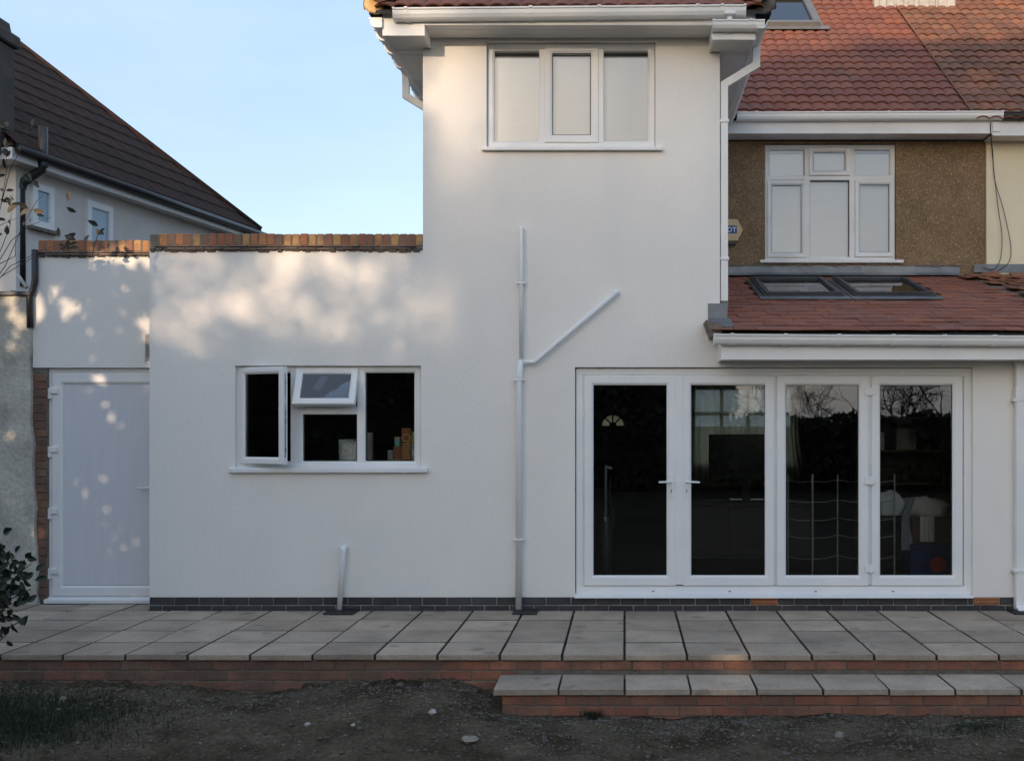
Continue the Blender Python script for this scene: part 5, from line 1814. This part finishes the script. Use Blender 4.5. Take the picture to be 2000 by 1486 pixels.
stems = [[(-120, 1300), (-90, 900), (-50, 640), (-20, 500), (2, 400), (14, 330), (8, 262)],
         [(-60, 640), (-5, 545), (60, 505), (125, 493), (140, 497)],
         [(-40, 590), (10, 520), (45, 440), (70, 395), (85, 380)],
         [(-30, 560), (5, 480), (20, 440), (25, 380)],
         [(-50, 600), (20, 520), (80, 490), (112, 478)],
         [(2, 400), (20, 330), (45, 285), (56, 258)],
         [(-20, 540), (22, 470), (60, 440), (100, 425)],
         [(-10, 520), (30, 500), (30, 460)], [(-40, 470), (0, 440), (35, 425)]]
for sidx, s0 in enumerate(stems):
    dyy = random.uniform(-0.15, 0.15)
    pts = [pp(a, b_, sY + dyy) for a, b_ in s0]
    rr = [0.0065 - 0.005 * i / (len(pts) - 1) for i in range(len(pts))] if sidx == 0 else [0.0042 - 0.003 * i / (len(pts) - 1) for i in range(len(pts))]
    MB().tube(pts, rr, 5).build('stem', 'twig', rose)
lm = leaf_mesh('leaf', 'leaf_bronze', 0.085, 0.036)
lm2 = leaf_mesh('leaf', 'leaf_dark', 0.085, 0.04)
def leaf(parent, me, px, py, Y, ang_, sc, tilt=None):
    p = pp(px, py, Y)
    inst('leaf', me, parent, p, (R(90) + random.uniform(-0.8, 0.8), R(ang_), random.uniform(-0.7, 0.7)), (sc, sc, sc))
for (cx, cy, nl) in ((10, 258, 5), (56, 258, 5), (15, 300, 3), (5, 340, 4), (12, 380, 4), (8, 420, 5), (28, 395, 3), (60, 400, 3), (75, 415, 2), (120, 470, 4), (128, 490, 4), (55, 345, 3), (50, 430, 2), (130, 400, 2), (185, 458, 3), (192, 452, 2), (20, 290, 2), (4, 450, 3), (12, 400, 3), (118, 480, 3)):
    for i in range(nl):
        leaf(rose, lm if random.random() < 0.65 else lm2, cx + random.uniform(-12, 12), cy + random.uniform(-12, 12), sY + random.uniform(-0.1, 0.1), random.uniform(0, 360), random.uniform(0.7, 1.25))
MB().tube([pp(180, 500), pp(186, 475), pp(192, 455)], 0.003, 5).build('stem', 'twig', rose)

sh1 = thing('leafy_shrub', 'dark leafy shrub spilling over the left end of the patio', 'shrub', (-5.2, -1.2, 0))
random.seed(8)
sYb = -1.75
q = MB()
for s0 in ([(-60, 1300), (-20, 1180), (10, 1090), (2, 1060)], [(-60, 1290), (0, 1200), (35, 1120), (62, 1100)], [(-60, 1300), (10, 1230), (40, 1212)], [(-40, 1290), (0, 1250), (12, 1240)], [(-50, 1280), (20, 1170), (60, 1150)]):
    pts = [pp(a, b_, sYb) for a, b_ in s0]
    MB().tube(pts, [0.007, 0.005, 0.004, 0.003][:len(pts)], 5).build('stem', 'twig', sh1)
big = leaf_mesh('leaf', 'leaf_dark', 0.082, 0.047)
for i in range(185):
    u = random.random()
    px, py = random.gauss(0, 34), random.gauss(1140, 32)
    if px > 72 or px < -90: px = random.uniform(-60, 40)
    leaf(sh1, big, px, py, sYb + random.uniform(-0.25, 0.6), random.uniform(0, 360), random.uniform(0.7, 1.3))
for (cx, cy) in ((5, 1062), (12, 1065), (2, 1075), (30, 1095), (10, 1100), (52, 1100), (66, 1117), (70, 1115), (30, 1150), (28, 1210), (36, 1212), (42, 1222), (22, 1216), (8, 1240), (5, 1245), (14, 1250), (3, 1222), (12, 1215), (20, 1188), (26, 1195)):
    leaf(sh1, big, cx, cy, sYb, random.uniform(0, 360), random.uniform(0.8, 1.2))

def tuft(name, lab, cx, cy, n, hgt, spread, kind='stuff'):
    rnd = random.Random(int(cx * 100) + n)
    q = MB()
    for i in range(n):
        x = cx + rnd.gauss(0, spread)
        y = cy + rnd.gauss(0, spread * 0.6)
        z = ground_h(x, y) - 0.005
        a = rnd.uniform(0, 6.28)
        h = hgt * rnd.uniform(0.5, 1.2)
        lean = rnd.uniform(0.1, 0.8) * h
        w = rnd.uniform(0.002, 0.004)
        dx, dy = math.cos(a), math.sin(a)
        q.add([(x - dy * w, y + dx * w, z), (x + dy * w, y - dx * w, z), (x + dx * lean * 0.4 + dy * w * 0.7, y + dy * lean * 0.4 - dx * w * 0.7, z + h * 0.6),
               (x + dx * lean * 0.4 - dy * w * 0.7, y + dy * lean * 0.4 + dx * w * 0.7, z + h * 0.6), (x + dx * lean, y + dy * lean, z + h)], [(0, 1, 2, 3), (3, 2, 4)])
    o = q.build(name, 'grass', recalc=False, kind=kind)
    return tag(o, lab, 'grass')
tuft('grass', 'dark grass growing over the soil in the bottom left corner', -4.1, -2.6, 9000, 0.045, 0.40)
tuft('grass', 'low green grass on the soil near the bottom right', 2.3, -2.6, 700, 0.03, 0.13)
tuft('weed_tuft', 'small green weed at the foot of the lower brick step', -0.22, -2.27, 130, 0.06, 0.035)

# ------------------------------------------------------------------ stones and rubble
random.seed(44)
def stone_geo(q, x, y, z, r, rnd):
    off = rnd.uniform(0, 100)
    sx, sy, sz = rnd.uniform(0.7, 1.4), rnd.uniform(0.7, 1.3), rnd.uniform(0.4, 0.8)
    n, rows = 6, 4
    base = len(q.v)
    an = rnd.uniform(0, 6.28)
    for j in range(rows + 1):
        th_ = math.pi * j / rows
        for i in range(n):
            ph_ = 2 * math.pi * i / n + an
            k_ = 1 + rnd.uniform(-0.22, 0.22)
            q.v.append((x + r * sx * k_ * math.sin(th_) * math.cos(ph_), y + r * sy * k_ * math.sin(th_) * math.sin(ph_), z + r * sz * k_ * math.cos(th_)))
    for j in range(rows):
        for i in range(n):
            q.f.append((base + j * n + i, base + (j + 1) * n + i, base + (j + 1) * n + (i + 1) % n, base + j * n + (i + 1) % n))
for (nm, m_, cnt, r0, r1, lab) in (('gravel', 'stone', 9500, 0.003, 0.012, 'fine grey gravel strewn over the bare soil'),
                                   ('rubble', 'stone', 700, 0.010, 0.026, 'grey rubble stones strewn over the bare soil'),
                                   ('pale_chippings', 'pale_stone', 200, 0.003, 0.008, 'pale chippings strewn over the bare soil')):
    q = MB()
    for i in range(cnt):
        x = random.uniform(-4.8, 4.2)
        y = -1.83 - abs(random.gauss(0, 0.75))
        if x > -0.95: y = -2.26 - abs(random.gauss(0, 0.6))
        if y < -4.6: continue
        stone_geo(q, x, y, ground_h(x, y) + r0 * 0.3, random.uniform(r0, r1) * random.uniform(0.6, 1.0), random)
    o = q.build(nm, m_, kind='stuff', recalc=False)
    tag(o, lab, 'gravel')
# clods under the left riser
q = MB()
for i in range(260):
    x = random.uniform(-4.8, -0.8)
    y = -1.83 - abs(random.gauss(0, 0.05))
    stone_geo(q, x, y, ground_h(x, y), random.uniform(0.01, 0.035), random)
tag(q.build('soil_clods', 'dirt', kind='stuff', recalc=False), 'dark soil clods along the foot of the brick riser', 'soil')
def ground_at(px, py):
    # where a picture point meets the soil
    y = -2.5
    for _ in range(12):
        x = X(px, y)
        h = ground_h(x, y)
        y = (CAM_Z - h) * F / (py - 830) + CAM_Y
    return X(px, y), y, ground_h(X(px, y), y)
for (px, py, r, m_, lab) in ((845, 1394, 0.034, 'pale_stone', 'pale oblong stone on the soil left of the step'), (1379, 1394, 0.026, 'pale_stone', 'small white stone at the foot of the lower step'),
                             (123, 1361, 0.045, 'stone', 'rounded grey stone near the dark grass at left'), (600, 1416, 0.02, 'pale_stone', 'small pale chip on the bare soil in the middle'),
                             (1010, 1383, 0.04, 'stone', 'grey stone beside the left end of the lower step'), (915, 1448, 0.045, 'stone', 'flat grey stone at the bottom middle of the soil'),
                             (782, 1340, 0.035, 'stone', 'grey stone against the brick riser below the patio'), (690, 1417, 0.016, 'pale_stone', 'thin white flake on the soil near the middle'),
                             (1640, 1440, 0.04, 'stone', 'rough grey stone in the soil below the step at right')):
    x, y, z = ground_at(px, py)
    q = MB()
    stone_geo(q, x, y, z + r * 0.3, r, random)
    tag(q.build('stone', m_, recalc=False), lab, 'stone', 'loose stones on the soil')
x, y, z = ground_at(1140, 1391)
q = MB()
q.tube([(x - 0.09, y, z + 0.02), (x, y - 0.01, z + 0.025), (x + 0.09, y, z + 0.02)], [0.006, 0.007, 0.005], 6)
tag(q.build('stick', 'card'), 'short brown stick lying at the foot of the lower step', 'stick')

# ------------------------------------------------------------------ garden behind the camera: trees that shade the wall, hedge that the glass mirrors
random.seed(101)
def facade(p):
    t = p.y / SUN.y
    return p.x - SUN.x * t, p.z - SUN.z * t
def gpx(px, py, rx, ry, s):
    return (X(px), Z(py), rx / 215.0, ry / 215.0, s)
# leaves left out to shape sun patches on the wall: centre, radii, share of sun
GAPS = [gpx(580, 500, 85, 40, 0.75), gpx(415, 545, 40, 46, 0.6), gpx(465, 600, 60, 30, 0.5), gpx(676, 640, 42, 42, 0.5), gpx(802, 620, 34, 50, 0.85), gpx(450, 668, 22, 20, 0.35),
        gpx(540, 575, 80, 40, 0.3), gpx(740, 510, 80, 36, 0.4), gpx(345, 520, 45, 36, 0.5), gpx(330, 590, 50, 60, 0.32), gpx(320, 470, 60, 26, 0.6), gpx(640, 565, 50, 40, 0.3),
        gpx(730, 590, 50, 50, 0.2), gpx(600, 640, 60, 40, 0.18), gpx(390, 640, 40, 40, 0.22),
        gpx(770, 110, 70, 120, 1.0), gpx(870, 170, 60, 140, 0.25),
        gpx(1490, 1168, 17, 15, 0.8), (1.42, -0.40, 0.10, 0.08, 0.9), (0.84, -0.40, 0.10, 0.07, 0.7), (1.52, -0.58, 0.09, 0.07, 0.7)]
def open_at(qx, qz):
    # above the tree tops the roof is in full sun
    top = 6.95 + 0.5 * min(1.7, max(-2, qx + 0.2)) + 0.45 * mnoise.noise(Vector((qx * 1.2, 2.7, 0)))
    if qz > top: return 1.0
    t_ = 0.0
    for cx, cz, rx, rz, st_ in GAPS:
        d2 = ((qx - cx) / rx) ** 2 + ((qz - cz) / rz) ** 2
        if d2 < 4: t_ += st_ * math.exp(-d2)
    if t_ < 0.01: return 0.0
    # noise breaks up the shaped patches of sun
    v = Vector((qx * 3.2, qz * 2.2, 31))
    n_ = mnoise.noise(v) + 0.6 * mnoise.noise(v * 2.3) + 0.4 * mnoise.noise(v * 5.1)
    t_ = min(1.0, t_ * max(0.08, 0.85 + 1.1 * n_))
    return max(0.0, 1 + math.log(t_) / 5.6)
leaf_lists = {}
trunks = []
def leaf_quad(q, p, size):
    a = Vector((random.gauss(0, 1), random.gauss(0, 1), random.gauss(0, 1))).normalized()
    b_ = a.cross(Vector((random.gauss(0, 1), random.gauss(0, 1), random.gauss(0, 1)))).normalized()
    a *= size * random.uniform(0.6, 1.1)
    b_ *= size * random.uniform(0.5, 0.9)
    q.add([p - a, p - b_ * 0.6 + a * 0.1, p + a, p + b_ * 0.6 + a * 0.1], [(0, 1, 2, 3)])
tree_x = [-16.6, -13.9, -11.2, -8.5, -5.8]
far_x = [-17.5, -15.0, -12.4, -9.7, -7.0]
crowns = [MB() for _ in tree_x]
far_crowns = [MB() for _ in far_x]
deep_x = [-24.5, -21.5, -18.5]
deep_crowns = [MB() for _ in deep_x]
def warp(qx, qz):
    v = Vector((qx * 2.3, qz * 2.3, 4))
    u_ = Vector((qx * 6, qz * 6, 4))
    o1, o2 = Vector((0, 0, 10)), Vector((0, 0, 20))
    return (qx + 0.16 * mnoise.noise(v) + 0.08 * mnoise.noise(u_), qz + 0.16 * mnoise.noise(v + o1) + 0.08 * mnoise.noise(u_ + o1))
def place_leaf(qx, qz, L, xs_, cr, size):
    p = Vector((qx, 0, qz)) + SUN * L
    k = min(range(len(xs_)), key=lambda j: abs(xs_[j] - p.x + 0.8 * mnoise.noise(Vector((p.z * 0.5, j, 0)))))
    leaf_quad(cr[k], p, size)
# two nearer rows: dense crowns with the gaps that let the sun on to the left part of the wall
for i in range(135000):
    qx = random.uniform(-4.4, 6.5)
    qz = random.uniform(-1.6, 9.0)
    if qz > 2.35 + 0.25 * mnoise.noise(Vector((qx * 1.5, 3, 0))) and qx > -1.75 + 0.12 * mnoise.noise(Vector((qz * 2, 8, 0))): continue
    if random.random() < open_at(*warp(qx, qz)): continue
    if i % 2: place_leaf(qx, qz, random.uniform(23, 27), tree_x, crowns, 0.118)
    else: place_leaf(qx, qz, random.uniform(29, 33), far_x, far_crowns, 0.118)
# far tree row, crowns thinned in the middle to let soft sun through
for i in range(190000):
    qx = random.uniform(-2.1, 6.5)
    qz = random.uniform(1.9, 10.0)
    if random.random() < open_at(*warp(qx, qz)): continue
    thin = 0.52 * smooth01((qz - 2.2) / 2.4) * smooth01((2.2 - qx) / 2.4) * smooth01((6.6 - qz) / 0.8)
    if random.random() < thin: continue
    place_leaf(qx, qz, random.uniform(60, 66), deep_x, deep_crowns, 0.066)
for row, yy, lab in ((tree_x, -23.5, 'tall leafy tree down the garden, mirrored in the window glass'), (far_x, -28.8, 'taller leafy tree beyond the garden, mirrored in the window glass'), (deep_x, -58.0, 'tall thin leaved tree far beyond the garden, mirrored in the upper window')):
    for k, x in enumerate(row):
        t = thing('garden_tree', lab, 'tree', (x, yy, -0.35), 'trees down the garden' if row is tree_x else 'trees beyond the garden' if row is far_x else 'trees far beyond the garden')
        tk = MB()
        tk.tube([(x, yy, -0.4), (x + 0.2, yy, 3.5), (x - 0.1, yy + 0.2, 8), (x + 0.1, yy, 12.5)], [0.14, 0.075, 0.03, 0.012], 10)
        for b_ in range(10):
            z0 = 4.2 + b_ * 0.72
            a = b_ * 2.4 + k
            tk.tube([(x, yy, z0), (x + 0.6 * math.cos(a), yy + 0.7 * math.sin(a), z0 + 0.7), (x + 1.2 * math.cos(a), yy + 1.6 * math.sin(a), z0 + 1.7)], [0.016, 0.011, 0.005], 6)
        tk.build('trunk', 'bark', t, smooth=True)
        (crowns if row is tree_x else far_crowns if row is far_x else deep_crowns)[k].build('crown', 'leaf_tree', t, recalc=False)
# nearer tree whose small leaves dapple the wall over the side door
t = thing('garden_tree', 'small leafy tree left of the viewpoint that dapples the side door wall', 'tree', (-8.6, -8.0, -0.35))
q = MB()
for i in range(42000):
    qx, qz = random.uniform(-11.2, -4.25), random.uniform(-0.9, 5.8)
    v_ = mnoise.noise(Vector((qx * 2.6, qz * 2.6, 1.3))) + 0.75 * mnoise.noise(Vector((qx * 8, qz * 5, 5)))
    lim = 0.58 - 0.22 * max(0, qz - 1.8) if 2.1 < qz < 3.7 else (0.95 if qz <= 2.1 else 2)
    if v_ > lim: continue
    L = random.uniform(7.5, 10.0)
    leaf_quad(q, Vector((qx, 0.2, qz)) + SUN * L, 0.12)
tk = MB()
tk.tube([(-8.6, -8.0, -0.4), (-8.5, -8.0, 1.2), (-8.7, -7.9, 3.0), (-8.6, -8.0, 4.6)], [0.12, 0.09, 0.06, 0.02], 8)
for b_ in range(8):
    a = b_ * 2.2
    tk.tube([(-8.6, -8.0, 1.0 + b_ * 0.4), (-8.6 + 0.5 * math.cos(a), -8 + 0.5 * math.sin(a), 1.6 + b_ * 0.4), (-8.6 + 1.1 * math.cos(a), -8 + 0.9 * math.sin(a), 2.2 + b_ * 0.4)], [0.04, 0.025, 0.008], 5)
tk.build('trunk', 'bark', t, smooth=True)
q.build('crown', 'leaf_tree', t, recalc=False)
# hedge at the end of the garden
q = MB()
for i in range(42000):
    x = random.uniform(-22, 24)
    top = 3.6 if x < 3.4 else 4.4 if x > 10.2 else 2.0 + 0.5 * mnoise.noise(Vector((x * 0.8, 0, 0)))
    z = random.uniform(-0.4, top)
    leaf_quad(q, Vector((x, -22 + random.uniform(-0.7, 0.7), z)), 0.2)
for (x0, x1, zt_) in ((-22, 3.2, 3.25), (3.2, 10.3, 1.75), (10.3, 24, 4.1)):
    q.box(x0, x1, -22.35, -21.65, -0.5, zt_)
hd = q.build('hedge', 'leaf_tree', recalc=False)
tag(hd, 'dark hedge down the garden mirrored in the patio door glass', 'hedge')
# unseen hedges added down both garden sides to darken the lower wall
for sx, lab in ((-10.6, 'unseen added hedge by the roughcast wall that darkens the lower house wall'), (11.5, 'unseen added hedge down the far side that darkens the lower house wall')):
    q = MB()
    for i in range(16000):
        y = random.uniform(-21, -0.3 if sx < 0 else -3.5)
        leaf_quad(q, Vector((sx + random.uniform(-0.5, 0.5), y, random.uniform(-0.4, 2.9 + 0.4 * mnoise.noise(Vector((y, sx, 0)))))), 0.17)
    q.box(sx - 0.3, sx + 0.3, -21, -0.4 if sx < 0 else -3.6, -0.5, 2.6)
    tag(q.build('hedge', 'leaf_tree', recalc=False), lab, 'hedge')
# bare winter tree above the hedge
def bare_tree(x0, y0, hgt, seed, lab):
    rnd = random.Random(seed)
    t = thing('bare_tree', lab, 'tree', (x0, y0, -0.35), 'bare trees above the hedge')
    q = MB()
    def grow(p, d_, L, r, lvl):
        p2 = p + d_ * L * 0.5 + Vector((rnd.uniform(-.1, .1), rnd.uniform(-.1, .1), 0)) * L
        p3 = p + d_ * L
        q.tube([p, p2, p3], [r, r * 0.8, r * 0.6], 5 if lvl > 1 else 7, caps=False)
        if lvl >= 6: return
        for k in range(3 if lvl < 4 else 2):
            nd = (d_ + Vector((rnd.gauss(0, 0.55), rnd.gauss(0, 0.45), rnd.gauss(0.02, 0.38)))).normalized()
            grow(p2.lerp(p3, rnd.uniform(0, 1)), nd, L * rnd.uniform(0.6, 0.85), max(0.006, r * 0.6), lvl + 1)
    grow(Vector((x0, y0, -0.4)), Vector((0, 0, 1)), hgt * 0.34, 0.05, 0)
    q.build('branches', 'twig', t, recalc=False)
for i, (x, h) in enumerate(((5.0, 5.0), (6.6, 4.6), (8.3, 5.2), (9.6, 4.4))):
    bare_tree(x, -22.6 - 0.4 * (i % 2), h, 50 + i, 'bare twiggy tree mirrored at the top of the right hand door glass')
